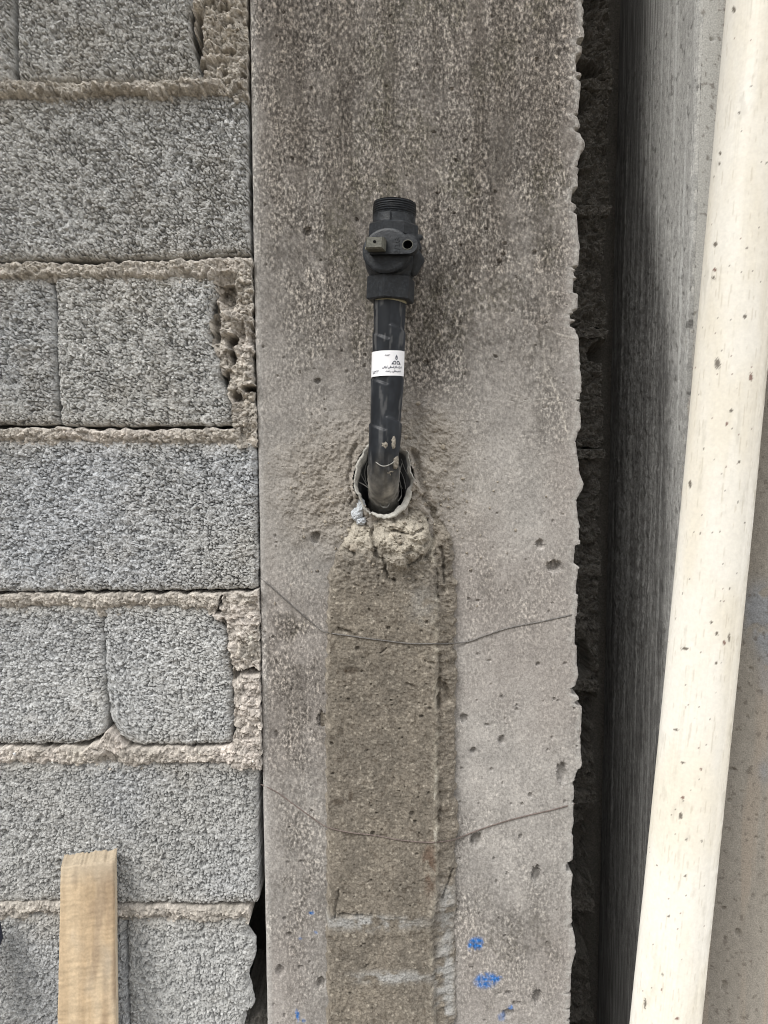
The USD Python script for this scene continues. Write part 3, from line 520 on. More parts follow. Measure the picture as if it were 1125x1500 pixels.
lowz = blob(sx, sy, 560, 1345, 200, 22, 2) + 0.8 * blob(sx, sy, 590, 1415, 90, 16, 2) + 0.5 * sstep(1320, 1360, sy)
rel = rel + np.clip(lowz, 0, 1) * 0.006 * (fbm2(X2 * 45, Z2 * 80, 5, 92, 0.62) - 0.55)
h2 = prof + rel
h2 = h2 + 0.034 * blob(sx + 16 * (fbm2(X2 * 60, Z2 * 60, 3, 112) - 0.5), sy + 16 * (fbm2(X2 * 60, Z2 * 60, 3, 113) - 0.5), 590, 790, 34, 38, 2.2) * (0.55 + 1.3 * (fbm2(X2 * 55, Z2 * 80, 5, 93, 0.62) - 0.42)) * (1 - 0.75 * top * sstep(818, 846, sy)) + upper * 0.0028 * (0.5 - b1) * (0.3 + rb) + upper * 0.004 * (0.5 - a1) * (ra > 0.4)
h2 = h2 + 0.014 * blob(sx, sy, 518, 790, 26, 26, 1.4) * fbm2(X2 * 80, Z2 * 80, 4, 94) + 0.012 * blob(sx, sy, 645, 790, 18, 24, 1.5) * fbm2(X2 * 80, Z2 * 80, 4, 95)
h2 = h2 - 0.004 * sstep(1322, 1350, sy + 14 * (fbm2(X2 * 40, Z2 * 10, 3, 96) - 0.5)) - 0.003 * sstep(1412, 1424, sy) * blob(sx, sy, 585, 1440, 75, 40, 2)
for line, w, dp in [([(562, 815), (566, 835), (572, 848), (578, 846)], 3.2, 0.010), ([(615, 808), (606, 820), (598, 822)], 2.5, 0.007), ([(497, 915), (510, 919), (520, 925)], 3.0, 0.006), ([(556, 951), (566, 944)], 1.8, 0.004), ([(636, 830), (638, 870)], 3.5, 0.008), ([(641, 990), (640, 1030)], 5, 0.008), ([(650, 1000), (655, 1020)], 6, 0.009), ([(622, 962), (634, 964)], 2.5, 0.004), ([(662, 1270), (645, 1310)], 2.5, 0.006), ([(500, 1325), (530, 1327)], 3, 0.006), ([(498, 1290), (492, 1330)], 2.2, 0.004), ([(596, 994), (604, 997)], 3, 0.004), ([(543, 760), (548, 800), (556, 815)], 3.5, 0.012), ([(628, 760), (634, 790), (622, 812)], 4, 0.012), ([(575, 775), (600, 780), (618, 772)], 2.5, 0.008), ([(645, 800), (650, 850)], 3, 0.008), ([(500, 800), (520, 808)], 3, 0.006)]:
    d = segdist(sx + 5 * (fbm2(X2 * 160, Z2 * 160, 3, 97) - 0.5), sy + 5 * (fbm2(X2 * 160, Z2 * 160, 3, 98) - 0.5), line)
    h2 = h2 - dp * (1 - sstep(0.3 * w, 1.3 * w, d))
rng = np.random.default_rng(9)
for _ in range(200):
    qx, qy, r = rng.uniform(485, 632), rng.uniform(830, 1500), 1.0 + min(3.2, rng.exponential(0.9))
    d = np.hypot((sx - qx) / r, (sy - qy) / (r * rng.uniform(0.6, 1.2)))
    h2 = h2 - 0.0013 * r * (1 - sstep(0.5, 1.1, d))
h2 = h2 + 0.003 * blob(sx, sy, 509, 955, 14, 6) - 0.002 * blob(sx, sy, 516, 976, 16, 7, 2)
B1, B2, B3 = np.array([0.138, 0.122, 0.101]), np.array([0.188, 0.164, 0.132]), np.array([0.225, 0.207, 0.18])
C2 = lerp(B1, B2, fbm2(X2 * 26, Z2 * 18, 4, 101)); C2 = lerp(C2, B3, 0.7 * upper * fbm2(X2 * 30, Z2 * 30, 3, 102))
C2 = lerp(C2, (0.178, 0.156, 0.128), 0.6 * slope)
C2 = lerp(C2, (0.36, 0.325, 0.27), 0.55 * sstep(0.70, 0.78, fbm2(X2 * 300, Z2 * 280, 2, 118)))
C2 = C2 * (0.62 + 0.76 * fbm2(X2 * 260, Z2 * 230, 3, 103))[..., None] * (0.8 + 0.4 * fbm2(X2 * 60, Z2 * 40, 4, 114))[..., None]
C2 = lerp(C2, (0.055, 0.042, 0.03), 0.5 * sstep(0.66, 0.76, fbm2(X2 * 210, Z2 * 190, 3, 104)) + 0.7 * np.clip(blob(sx, sy, 497, 1163, 10, 5, 2) + blob(sx, sy, 515, 1155, 4, 8, 2) + blob(sx, sy, 516, 975, 12, 5, 2), 0, 1))
C2 = lerp(C2, (0.38, 0.345, 0.285), np.clip(1.2 * blob(sx, sy, 592, 785, 40, 34, 1.5) * fbm2(X2 * 60, Z2 * 60, 3, 105) * 1.3 + blob(sx, sy, 520, 780, 30, 24, 1.5), 0, 0.85))
arr = np.exp(-((sx - ar) / 3.0) ** 2) * sstep(0.35, 0.65, fbm2(X2 * 30, Z2 * 60, 3, 106))
C2 = lerp(C2, (0.36, 0.33, 0.27), 0.6 * arr)
eff = np.clip(1.1 * blob(sx, sy, 540, 1338, 75, 11, 1.5) + 1.0 * blob(sx, sy, 575, 1418, 55, 10, 1.5) + 0.9 * blob(sx, sy, 652, 1440, 16, 90, 2) + 0.8 * blob(sx, sy, 655, 1320, 14, 40) + 0.35 * blob(sx, sy, 617, 880, 20, 30), 0, 1) * sstep(0.3, 0.6, fbm2(X2 * 80, Z2 * 110, 4, 107))
C2 = lerp(C2, (0.36, 0.36, 0.35), 0.8 * eff)
whit = np.clip(blob(sx, sy, 637, 1150, 3.2, 24, 2) + 0.7 * blob(sx, sy, 636, 1190, 2.5, 30, 2), 0, 1) * sstep(0.3, 0.5, fbm2(X2 * 120, Z2 * 40, 3, 108)); C2 = lerp(C2, (0.55, 0.53, 0.46), whit); h2 = h2 + 0.002 * whit
C2 = lerp(C2, (0.10, 0.06, 0.04), 0.7 * blob(sx, sy, 627, 1255, 10, 40, 2) * sstep(0.35, 0.6, fbm2(X2 * 90, Z2 * 70, 3, 109)))
C2 = C2 * 1.14
V2 = np.stack([X2 + 0.003 * upper * (fbm2(X2 * 120, Z2 * 120, 3, 110) - 0.5), -h2, Z2 + 0.004 * upper * (fbm2(X2 * 120, Z2 * 120, 3, 111) - 0.5)], -1)
rho2 = np.hypot((sx - ELL[0]) / 41, (sy - ELL[1]) / 57)
v, f, c = grid(V2, np.clip(C2, 0.02, 0.8), keep=(fc(rho2) > 1.02) & (fc(h2) > -0.006), back=None)
obj('mortar_casing', (v, f), 'mud_mortar', col, smooth=False, tint=c, label='brown rough mortar strip plastered over the lower run of the pipe')
from scipy.interpolate import RegularGridInterpolator
_ch = RegularGridInterpolator((zc2[::-1], X2[0]), h2[::-1], bounds_error=False, fill_value=0.0)
def surf(px, py):
    """depth of the column's face, casing included, under a pixel"""
    h = 0.0
    for _ in range(4):
        p = P(px, py, -h); h = max(0.0, float(_ch((p[2], p[0]))))
    return -h
# white dab of plaster and small stones stuck in the mortar by the conduit
def lump(cx, cy, y, rx, ry, rz, seed, sub=3):
    s = trimesh.creation.icosphere(sub); d = np.array(s.vertices)
    r = 0.6 + 0.8 * meshkit.fbm(d * 2.6 + seed, 4, seed)
    s.vertices = d * r[:, None] * [rx, ry, rz] + P(cx, cy, y); return s
obj('plaster_dab', trimesh.util.concatenate([lump(523, 753, -0.008, 0.0075, 0.009, 0.0085, 3, 4), lump(529, 741, -0.007, 0.0055, 0.008, 0.010, 4, 4), lump(529, 763, -0.009, 0.0065, 0.009, 0.005, 6, 4)]), 'white_plaster', col, smooth=True, label='small bluish white dab of plaster below the conduit mouth')

rng = np.random.default_rng(71); cr_ = []
base_ = trimesh.creation.icosphere(1)
_fh = RegularGridInterpolator((zf[::-1], u), np.nan_to_num(H)[::-1], bounds_error=False, fill_value=0.0)
while len(cr_) < 150:
    qx, qy = rng.normal(562, 75), rng.normal(735, 70)
    if not (392 < qx < 800 and 580 < qy < 900) or math.hypot((qx - 562) / 44, (qy - 700) / 58) < 1: continue
    p = P(qx, qy, 0); uu = (p[0] - np.interp(p[2], zf[::-1], xl[::-1])) / 0.42
    hh_ = max(float(_fh((p[2], uu))), float(_ch((p[2], p[0]))))
    r_ = min(0.0045, 0.0008 + rng.exponential(0.0007)); d_ = np.array(base_.vertices)
    v_ = d_ * (0.6 + 0.8 * rng.random((len(d_), 1))) * r_ * rng.uniform(0.6, 1.3, 3)
    cr_.append(trimesh.Trimesh(v_ + P(qx, qy, -hh_ - 0.2 * r_), base_.faces, process=False))
m_ = trimesh.util.concatenate(cr_); tn_ = np.repeat(lerp((0.26, 0.225, 0.18), (0.42, 0.375, 0.31), rng.random(len(cr_))), len(base_.vertices), 0)
tag(obj('mortar_crumbs', usdless(m_), 'mud_mortar', col, smooth=True, tint=tn_), kind='stuff')

# ------------------------------------------------------------------ the right-hand column
c2 = thing('concrete_column_001', 'second concrete column at the right edge with streaked side face, behind the cream pipe', 'column', at=(0.6, 0.18, 0))
XE = float(P(1023, 0, 0)[0]); D2 = 0.35
zf2 = np.concatenate([np.linspace(2.45, 1.86, 20), np.arange(1.855, 0.43, -0.0017), np.linspace(0.425, 0.0, 16)])
yy = np.linspace(D2, 0.0, 175)
A, Zs = np.meshgrid(yy, zf2); ex, ey = Q(XE + 0 * A, A, Zs)
roughz = np.clip(blob(A, Zs, 0.20, 1.25, 0.14, 0.35, 1.5) + 0.5 * blob(A, Zs, 0.25, 0.95, 0.15, 0.25), 0, 1)
low_ = 1 - sstep(1.46, 1.72, Zs + 0.3 * (A - 0.1)); st = fbm2(A * 90, Zs * 3.5 + 0.5 * fbm2(A * 20, Zs * 8, 2, 221), 4, 201, 0.6) * (1 - 0.88 * low_) + 0.88 * low_ * fbm2(A * 60, Zs * 34, 5, 222, 0.65); st2 = fbm2(A * 260, Zs * 28, 3, 202)
Hs = 0.0035 * (st - 0.5) + 0.0012 * (st2 - 0.5) + 0.0005 * (fbm2(A * 250, Zs * 120, 3, 203) - 0.5) + roughz * 0.006 * (fbm2(A * 110, Zs * 90, 4, 204, 0.6) - 0.5)
Hs = Hs + 0.004 * np.exp(-((A - 0.272) / 0.008) ** 2) * fbm2(A * 100, Zs * 60, 3, 205) - 0.005 * sstep(0.285, 0.30, A)
Hs = Hs - rnd_edge(A, 0.006 + 0 * A)
lines = sstep(0.60, 0.70, fbm2(A * 260 + 0.8 * fbm2(Zs * 8, 0 * Zs, 2, 9), Zs * 2.5, 2, 206))
A0 = 0.01 + 0.12 * sstep(1.35, 1.72, Zs); stain_shade = np.clip(1.0 * sstep(A0, A0 + 0.11, A + 0.06 * (st - 0.5)) + 0.35 * (1 - sstep(0.8, 1.55, Zs)) + 0.5 * roughz, 0, 1)  # staining plus painted gap shade: darker with depth and towards the bottom
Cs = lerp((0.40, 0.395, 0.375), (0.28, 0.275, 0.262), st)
Cs = lerp(Cs, (0.05, 0.048, 0.046), 0.92 * stain_shade * (0.65 + 0.5 * st2)) * (0.65 + 0.7 * fbm2(A * 330, Zs * 190, 3, 207))[..., None]
Cs = lerp(Cs, (0.50, 0.50, 0.48), 0.6 * lines * (1 - 0.75 * stain_shade))
Cs = lerp(Cs, (0.06, 0.055, 0.05), 0.6 * sstep(0.69, 0.76, fbm2(A * 190, Zs * 90, 3, 208)))
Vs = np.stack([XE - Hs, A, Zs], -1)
v, f, c = grid(Vs, np.clip(Cs, 0.01, 0.8)); obj('side_face', (v, f), 'cast_concrete', c2, smooth=False, tint=c, label='streaked side face with dark staining and painted shade, turned to the gap')
xs = np.concatenate([np.arange(XE, 0.56, 0.0017), np.linspace(0.565, 0.80, 12)])
Xf, Zf = np.meshgrid(xs, zf2); fx, fy = Q(Xf, 0 * Xf, Zf)
Hf = 0.0012 * (fbm2(Xf * 25, Zf * 15, 4, 211) - 0.5) + 0.0005 * (fbm2(Xf * 300, Zf * 260, 3, 212) - 0.5) - rnd_edge(Xf - XE, 0.006 + 0.003 * fbm2(Zf * 60, 0 * Zf, 3, 213))
gp = np.clip(1.1 * blob(fx, fy, 1112, 895, 26, 42, 1.6) + 0.9 * blob(fx, fy, 1128, 940, 22, 40, 1.6) + 0.7 * blob(fx, fy, 1118, 1130, 8, 16) + 0.5 * blob(fx, fy, 1120, 1000, 10, 30), 0, 1) * sstep(0.25, 0.5, fbm2(Xf * 60, Zf * 60, 4, 214))
Hf = Hf + gp * 0.004 * (fbm2(Xf * 100, Zf * 100, 4, 215, 0.6) - 0.2)
for (qx, qy, rx, ry) in [(1081, 1367, 5, 7), (1060, 1445, 4, 9), (1068, 1172, 4, 3), (1072, 1127, 6, 3), (1083, 1290, 4, 2), (1108, 1228, 4, 3), (1117, 1258, 3, 2), (1062, 1374, 3, 3), (1060, 1330, 3, 3), (1043, 58, 4, 3), (1085, 1160, 2, 2), (1108, 1195, 2, 2), (1080, 1010, 3, 4), (1074, 960, 3, 3), (1100, 980, 4, 3), (1095, 1050, 3, 3)]:
    d = np.hypot((fx - qx) / rx, (fy - qy) / ry) + 0.4 * (fbm2(Xf * 250, Zf * 250, 2, 216) - 0.5); Hf = Hf - 0.0009 * min(rx, ry) * (1 - sstep(0.55, 1.1, d))
Cf = lerp((0.26, 0.235, 0.20), (0.335, 0.31, 0.27), fbm2(Xf * 14, Zf * 5, 4, 217)) * (0.85 + 0.3 * fbm2(Xf * 250, Zf * 150, 3, 218))[..., None]
Cf = lerp(Cf, (0.50, 0.495, 0.47), 0.9 * (1 - sstep(0.03, 0.055, Xf - XE)) * sstep(1.2, 1.5, Zf))
Cf = lerp(Cf, (0.36, 0.30, 0.24), 0.5 * sstep(0.6, 0.75, fbm2(Xf * 60, Zf * 3, 3, 219)))
Cf = lerp(Cf, (0.26, 0.27, 0.285), 0.85 * gp)
Cf = lerp(Cf, (0.13, 0.11, 0.09), 0.6 * sstep(0.70, 0.76, fbm2(Xf * 190, Zf * 170, 3, 220)))
v, f, c = grid(np.stack([Xf, -Hf, Zf], -1), np.clip(Cf, 0.01, 0.8)); obj('front_face', (v, f), 'cast_concrete', c2, smooth=True, tint=c)
obj('core', boxm(XE + 0.014, 0.797, 0.012, D2, 0.0, 2.44), 'cast_concrete', c2, tint=np.tile([0.3, 0.28, 0.25], (8, 1)))

# ------------------------------------------------------------------ gas riser: pipe, valve, sticker
gr = thing('gas_riser', 'black tape wrapped gas pipe with iron shut off valve rising from the conduit mouth', 'gas pipe', at=P(563, 735, 0.0))
YP = -0.047
RP = 0.0185
up = [P(571.5, 430, YP - 0.003), P(570, 480, YP - 0.002), P(568, 545, YP), P(565, 610, YP), P(563, 655, YP)]
z1 = up[-1][2]; xb = up[-1][0]
arc = [[xb - 0.001, YP + 0.05 * (1 - math.cos(a)), z1 - 0.05 * math.sin(a)] for a in np.radians(np.linspace(8, 66, 10))]
a = math.radians(66); dirn = np.array([0, math.sin(a), -math.cos(a)])
tail = [np.array(arc[-1]) + dirn * s for s in (0.03, 0.08, 0.15)]
path = smoothpath(np.vstack([up, arc, tail]), 330)
NA = 72
ang = np.arange(NA) / NA * 2 * np.pi
slen = np.r_[0, np.cumsum(np.linalg.norm(np.diff(path, axis=0), axis=1))]
S, AA = np.meshgrid(slen, ang, indexing='ij')
# helical lap of the tape: a slow step once per turn
pitch = 0.055
ph = (S / pitch + AA / (2 * np.pi) * 0.32 + 0.23 * np.sin(AA) * 0.3) % 1.0
R = RP + 0.0019 * (1 - ph) * sstep(0, 0.03, ph) + 0.0006 * (fbm2(S * 60, AA * 1.2, 3, 301) - 0.5)
dirt = sstep(0.185, 0.25, S + 0.04 * (fbm2(S * 50, AA * 2, 3, 302) - 0.5))
R = R + dirt * (0.0022 * (fbm2(S * 200, AA * 4, 3, 303) - 0.4))
tp = lerp((0.0065, 0.0085, 0.012), (0.019, 0.0225, 0.028), sstep(0.4, 0.75, fbm2(S * 40, AA * 1.5, 4, 304)))
tp = lerp(tp, (0.008, 0.008, 0.01), 0.9 * (1 - sstep(0.0, 0.045, ph)))
tp = lerp(tp, (0.29, 0.27, 0.235), np.clip(dirt * (0.32 + 0.5 * sstep(0.2, 0.27, S) + 1.1 * (fbm2(S * 90, AA * 3, 4, 305) - 0.4)), 0, 0.95))
tp = lerp(tp, (0.16, 0.16, 0.16), 0.4 * sstep(0.66, 0.72, fbm2(S * 25, AA * 3, 3, 306)) * (1 - dirt))
v, f = tube(path, R, NA)
ctr = np.vstack([tp.reshape(-1, 3), tp[0, :1], tp[-1, :1]])
obj('pipe', (v, f), 'wrapping_tape', gr, smooth=True, tint=np.clip(ctr, 0.005, 0.8))
# clods of dry mortar and a pale smear on the pipe
cl = [lump(563, 651, YP - 0.0175, 0.0042, 0.0028, 0.0055, 11), lump(576, 648, YP - 0.0155, 0.003, 0.003, 0.008, 12), lump(568, 690, YP - 0.006, 0.007, 0.006, 0.005, 13), lump(556, 702, YP + 0.006, 0.006, 0.006, 0.004, 14), lump(578, 676, YP - 0.007, 0.005, 0.006, 0.009, 15)]
for m_ in cl: obj('mortar_clod', m_, 'mud_clod', gr, smooth=True)
loop = [P(px, py, YP - 0.021 + 0.02 * ((px - 563) / 20) ** 2) for px, py in [(545, 668), (552, 678), (562, 683), (572, 680), (581, 670)]]
obj('string', tube(smoothpath(loop, 24), 0.0006, 6), 'film_scrap', gr, smooth=True)

# valve, modelled about its own axis (units: 1 px of the photograph at the valve = K m) and leaned as in the photograph
K = 0.00083
VO = P(571.5, 442, YP - 0.003)
tilt = math.atan2(7.0, 145.0)
def vplace(m):
    v, f = usdless(m); v = v * K * np.array([1, 1, 0.89])
    c_, s_ = math.cos(tilt), math.sin(tilt)
    x = v[:, 0] * c_ + v[:, 2] * s_; z = -v[:, 0] * s_ + v[:, 2] * c_
    return np.stack([x, v[:, 1], z], -1) + VO, f
def lathe(prof, n=64):
    return trimesh.creation.revolve(np.array(prof, float), sections=n)
def hexprism(R, z0, z1, rot, n=6, ch=2.0):
    import manifold3d as m3
    pts = lambda r: [(r * math.sin(rot + 2 * math.pi * k / n), -r * math.cos(rot + 2 * math.pi * k / n)) for k in range(n)]
    vs = [(x, y, z) for r, z in ((R - ch, z0), (R, z0 + ch), (R, z1 - ch), (R - ch, z1)) for x, y in pts(r)]
    return trimesh.convex.convex_hull(np.array(vs))
obj('nut', vplace(hexprism(36, 0, 38, math.radians(-15))), 'black_iron', gr, smooth=25)
# body: a bulged barrel with an octagonal collar and a neck
body = lathe([(0, 30), (26, 30), (30, 36), (37, 50), (40, 64), (40, 78), (38, 92), (35, 104), (33, 112), (31, 118), (31, 136), (29, 136), (0, 136)])
collar = hexprism(38, 98, 121, math.radians(22.5), 8, 3)
obj('valve_body', vplace(trimesh.util.concatenate([body, collar])), 'black_iron', gr, smooth=30)
seam = trimesh.creation.box((1.0, 3, 36)); seam.apply_translation((-6, -32.6, 117)); obj('casting_seam', vplace(seam), 'black_iron', gr)
tz = np.arange(0, 23.0, 0.5)
prof = [(27, 133)] + [(31.6 - 1.6 * abs(((t / 3.6) % 1) * 2 - 1), 134 + t) for t in tz] + [(29.0, 157), (26, 157.5), (26, 140), (0, 140)]
obj('thread', vplace(lathe(prof, 72)), 'black_iron', gr, smooth=False)
# stem boss: a disc that faces the viewer, turned a little to the left
RB = math.radians(14)
def front(m):
    """things modelled lying on the disc's face (x right, y up, z outwards) -> valve coordinates"""
    v, f = usdless(m); c_, s_ = math.cos(RB), math.sin(RB)
    o = np.array([-s_ * 40.0 + 1, -c_ * 40.0, 71.0])
    ex, ey, ez = np.array([c_, -s_, 0]), np.array([0, 0, 1.0]), np.array([-s_, -c_, 0])
    return trimesh.Trimesh(o + v[:, :1] * ex + v[:, 1:2] * ey + v[:, 2:] * ez, f, process=False)
disc = lathe([(0, -40), (33.5, -40), (35.5, -2.5), (35, -0.8), (33.5, 0.3), (30, 0.9), (0, 1.4)], 72)
obj('stem_boss', vplace(front(disc)), 'black_iron', gr, smooth=30)
import shapely
from shapely.geometry import Point, box as sbox
def ext(shape, h, z0=0.0):
    m = trimesh.creation.extrude_polygon(shape, h, engine='earcut'); m.apply_translation((0, 0, z0)); return m
lug = sbox(-22, -9, 34, 17).union(Point(34, 4).buffer(13, 24)).buffer(-2).buffer(2)
hole = Point(33, 4.5).buffer(6.4, 24)
obj('lug', vplace(front(ext(lug.difference(hole), 13, -1))), 'black_iron', gr, smooth=25)
obj('lug_hole', vplace(front(ext(hole.buffer(0.4), 2, 0))), 'dark_hole', gr)
rim = trimesh.creation.torus(7.1, 0.7, 40, 10); rim.apply_translation((33, 4.5, 12.0))
obj('hole_rim', vplace(front(rim)), 'worn_iron', gr, smooth=True)
stem = trimesh.convex.convex_hull(np.array([(x * (0.5 - c), y * (0.5 - d) , z) for x in (-25, 25) for y in (-18, 18) for c, d, z in ((0, 0, 0), (0, 0, 17), (0.08, 0.1, 20))]))
stem.apply_translation((-10, 3.5, 10))
obj('stem', vplace(front(stem)), 'worn_iron', gr, smooth=20, label='worn square brass coloured valve stem')
sh = trimesh.creation.cylinder(2.3, 1.0, sections=20); sh.apply_translation((-9.5, 4.5, 29.9))
obj('stem_hole', vplace(front(sh)), 'dark_hole', gr)
pin = trimesh.creation.icosphere(2, 3.2); pin.apply_translation((-26, 2, 6)); obj('pin', vplace(front(pin)), 'thread_sealant', gr, smooth=True)
tx = meshkit.text_mesh('1/1G', 7.5, 1.0); tx.apply_transform(trimesh.transformations.rotation_matrix(math.pi / 2, (0, 0, 1)))
b0, b1 = tx.bounds; tx.apply_translation((17.5 - b0[0] - 4, -8 - b0[1], 11.8)); obj('raised_lettering', vplace(front(tx)), 'black_iron', gr)
# travel stop and side lobe at the upper right
import manifold3d as m3
def ball(x, y, z, r): return m3.Manifold.sphere(r, 24).translate((x, y, z))
lobe = m3.Manifold.batch_hull([ball(6, -24, 96, 11), ball(26, -20, 92, 12), ball(30, -14, 84, 12)]) + m3.Manifold.batch_hull([ball(30, -18, 97, 6), ball(38, -14, 101, 5)])
obj('side_lobe', vplace(lobe), 'black_iron', gr, smooth=35)
stop = m3.Manifold.batch_hull([ball(30, -18, 72, 11), ball(38, -10, 66, 9), ball(30, -12, 48, 9)])
obj('stop_lug', vplace(stop), 'black_iron', gr, smooth=35)
seal = lathe([(22.6, -2.6), (23.8, -2.2), (24.5, 1.5), (22.5, 1.5)], 48)
v, f = usdless(seal); v[:, 2] += 0.9 * np.sin(3 * np.arctan2(v[:, 1], v[:, 0])) ; obj('thread_sealant', vplace((v, f)), 'thread_sealant', gr, smooth=True)

# sticker: a sheet bent round the pipe, with its print lying on it
def axis_at(z):
    i = np.argsort(path[:150, 2]); return np.interp(z, path[:150, 2][i], path[:150, 0][i]), np.interp(z, path[:150, 2][i], path[:150, 1][i])
ZT, ZBt = P(568, 513.5, YP - RP)[2], P(568, 550.5, YP - RP)[2]
RS = RP + 0.0020
W_ST, HT_ST = 64.0, 37.0       # drawing units of the sticker: px of the photograph, unrolled
def wrap(xy, lift):
    """sticker drawing (x to the right from the pipe's front line, y downwards from its top) -> onto the pipe"""
    xy = np.asarray(xy, float); z = ZT + (ZBt - ZT) * (xy[:, 1] - 0.02 * xy[:, 0]) / HT_ST
    ax, ay = axis_at(z); th = xy[:, 0] * K * 1.02 / RS
    r = RS + lift
    return np.stack([ax + r * np.sin(th), ay - r * np.cos(th), z], -1)
gx, gy = np.meshgrid(np.linspace(-33, 31, 49), np.linspace(0, HT_ST, 20))
w0 = wrap(np.stack([gx.ravel(), gy.ravel()], -1), 0.0).reshape(gx.shape + (3,))
v, f, _ = grid(w0); stk = obj('sticker', (v, f), 'sticker_paper', gr, smooth=True, label='white paper sticker with company emblem and Persian lettering')
def ink(shape, name='print', lift=0.00025):
    tris = []
    shape = shapely.segmentize(shape, 1.0) if hasattr(shapely, 'segmentize') else shape
    for g in getattr(shape, 'geoms', [shape]):
        if g.is_empty or g.area < 0.02: continue
        vv, ff = trimesh.creation.triangulate_polygon(g, engine='earcut'); tris.append(trimesh.Trimesh(np.c_[vv, 0 * vv[:, 0]], ff, process=False))
    m = trimesh.util.concatenate(tris); vv = wrap(m.vertices[:, :2], lift); ff = np.asarray(m.faces)
    n = np.cross(vv[ff[:, 1]] - vv[ff[:, 0]], vv[ff[:, 2]] - vv[ff[:, 0]]); fl = n[:, 1] > 0; ff[fl] = ff[fl][:, ::-1]
    obj(name, (vv, ff), 'print_ink', stk)
from shapely.geometry import LineString, Polygon
from shapely.ops import unary_union
def strokes(lines, w): return unary_union([LineString(l).buffer(w / 2) if len(l) > 1 else Point(l[0]).buffer(w * 0.62) for l in lines])
# emblem: a flame over two loops (in px from the sticker's centre line)
fl = Polygon([(11.2, 14), (10.2, 11.5), (10.5, 9.2), (12.2, 6.2), (13.8, 9.2), (14.2, 11.5), (13, 14)]).difference(Polygon([(12.2, 13.4), (11.6, 11.6), (12.2, 9.4), (12.9, 11.6)]))
lp = unary_union([Polygon([(4.6, 20.6), (6.4, 17.4), (8.3, 15.3), (10.8, 15.3), (12, 17.6), (11.4, 20.6)]).difference(Point(9.2, 18.2).buffer(1.5)), Polygon([(19.8, 20.6), (18, 17.4), (16.1, 15.3), (13.6, 15.3), (12.6, 17.6), (13.2, 20.6)]).difference(Point(15.2, 18.2).buffer(1.5))])
ink(unary_union([fl, lp]), 'emblem')
# lettering, drawn from right to left as it is read:  شرکت گاز استان گیلان / شهرستان رشت
def sharkat(x, y):   # "شرکت گاز استان گیلان" ending at x on the right
    return [[(x, y - 1), (x - 0.8, y), (x - 1.5, y - 0.8), (x - 2.2, y), (x - 3, y - 0.6)], [(x - 3.4, y - 0.4), (x - 4.2, y + 1.2)], [(x - 5, y - 2.6), (x - 5.4, y), (x - 7.6, y), (x - 8, y - 1)], [(x - 1.2, y - 2.2)], [(x - 6.6, y - 1.6)],
            [(x - 9.4, y - 2.8), (x - 9.9, y), (x - 11.2, y)], [(x - 10.9, y - 2.2), (x - 11.2, y)], [(x - 12.1, y - 0.4), (x - 12.9, y + 1.2)], [(x - 12.2, y - 1.8)],
            [(x - 14.2, y - 2.6), (x - 14.2, y)], [(x - 15, y - 0.8), (x - 15.7, y), (x - 16.4, y - 0.7), (x - 17.2, y), (x - 18.4, y - 0.8), (x - 18.6, y)], [(x - 19.2, y - 2.6), (x - 19.2, y)], [(x - 19.8, y - 0.4), (x - 20.6, y + 1), (x - 22, y + 0.8), (x - 22.4, y - 0.4)], [(x - 18.2, y - 2.0)],
            [(x - 23.6, y - 2.8), (x - 24.2, y), (x - 25.6, y), (x - 26.3, y)], [(x - 26.4, y - 2.6), (x - 26.4, y)], [(x - 27.5, y - 2.4), (x - 27.5, y)], [(x - 28.2, y - 0.4), (x - 29, y + 1), (x - 30.2, y + 0.8), (x - 30.6, y - 0.4)], [(x - 25.2, y + 1.3)]]
def shahr(x, y):     # "شهرستان رشت"
    return [[(x, y - 1), (x - 0.8, y), (x - 1.5, y - 0.8), (x - 2.2, y), (x - 3.2, y), (x - 3.6, y - 1.2), (x - 4.3, y)], [(x - 1.2, y - 2.2)], [(x - 4.8, y - 0.4), (x - 5.6, y + 1.2)], [(x - 6.4, y - 0.8), (x - 7, y), (x - 7.7, y - 0.7), (x - 8.5, y), (x - 9.6, y - 0.8), (x - 9.9, y), (x - 10.6, y), (x - 10.6, y - 2.6)], [(x - 9.4, y - 2)],
            [(x - 11.4, y - 0.4), (x - 12, y + 1), (x - 13.4, y + 0.8), (x - 13.8, y - 0.4)], [(x - 16, y - 0.4), (x - 16.8, y + 1.2)], [(x - 18, y - 0.9), (x - 18.7, y), (x - 19.4, y - 0.8), (x - 20.1, y), (x - 23, y), (x - 23.4, y - 0.9)], [(x - 18.8, y - 2.2)], [(x - 21.8, y - 1.7)]]
ink(strokes(sharkat(22.5, 25.5), 0.75)); ink(strokes(shahr(20.5, 31.2), 0.75))
# number ۱۸۲۳۰ at the lower left, and the small line by the emblem
num = [[(-25.6, 28.6), (-25.0, 33)], [(-23.6, 33), (-22.5, 28.8), (-21.4, 33)], [(-20.4, 28.8), (-20.2, 33)], [(-20.4, 28.9), (-18.9, 29.8), (-17.8, 28.8)], [(-16.6, 28.8), (-16.4, 33)], [(-16.6, 28.9), (-15.6, 29.8), (-14.9, 28.9), (-14.1, 29.8), (-13.3, 28.8)], [(-11.2, 31)]]
ink(strokes(num, 0.7)); ink(strokes([[(-4.6, 7.6), (-3.4, 6.2)], [(-2.4, 8.2), (-1.7, 6.4), (-1.0, 8.2)], [(0.2, 6.4), (0.3, 8.2)], [(0.2, 6.4), (1.4, 7), (2.2, 6.2)]], 0.7))

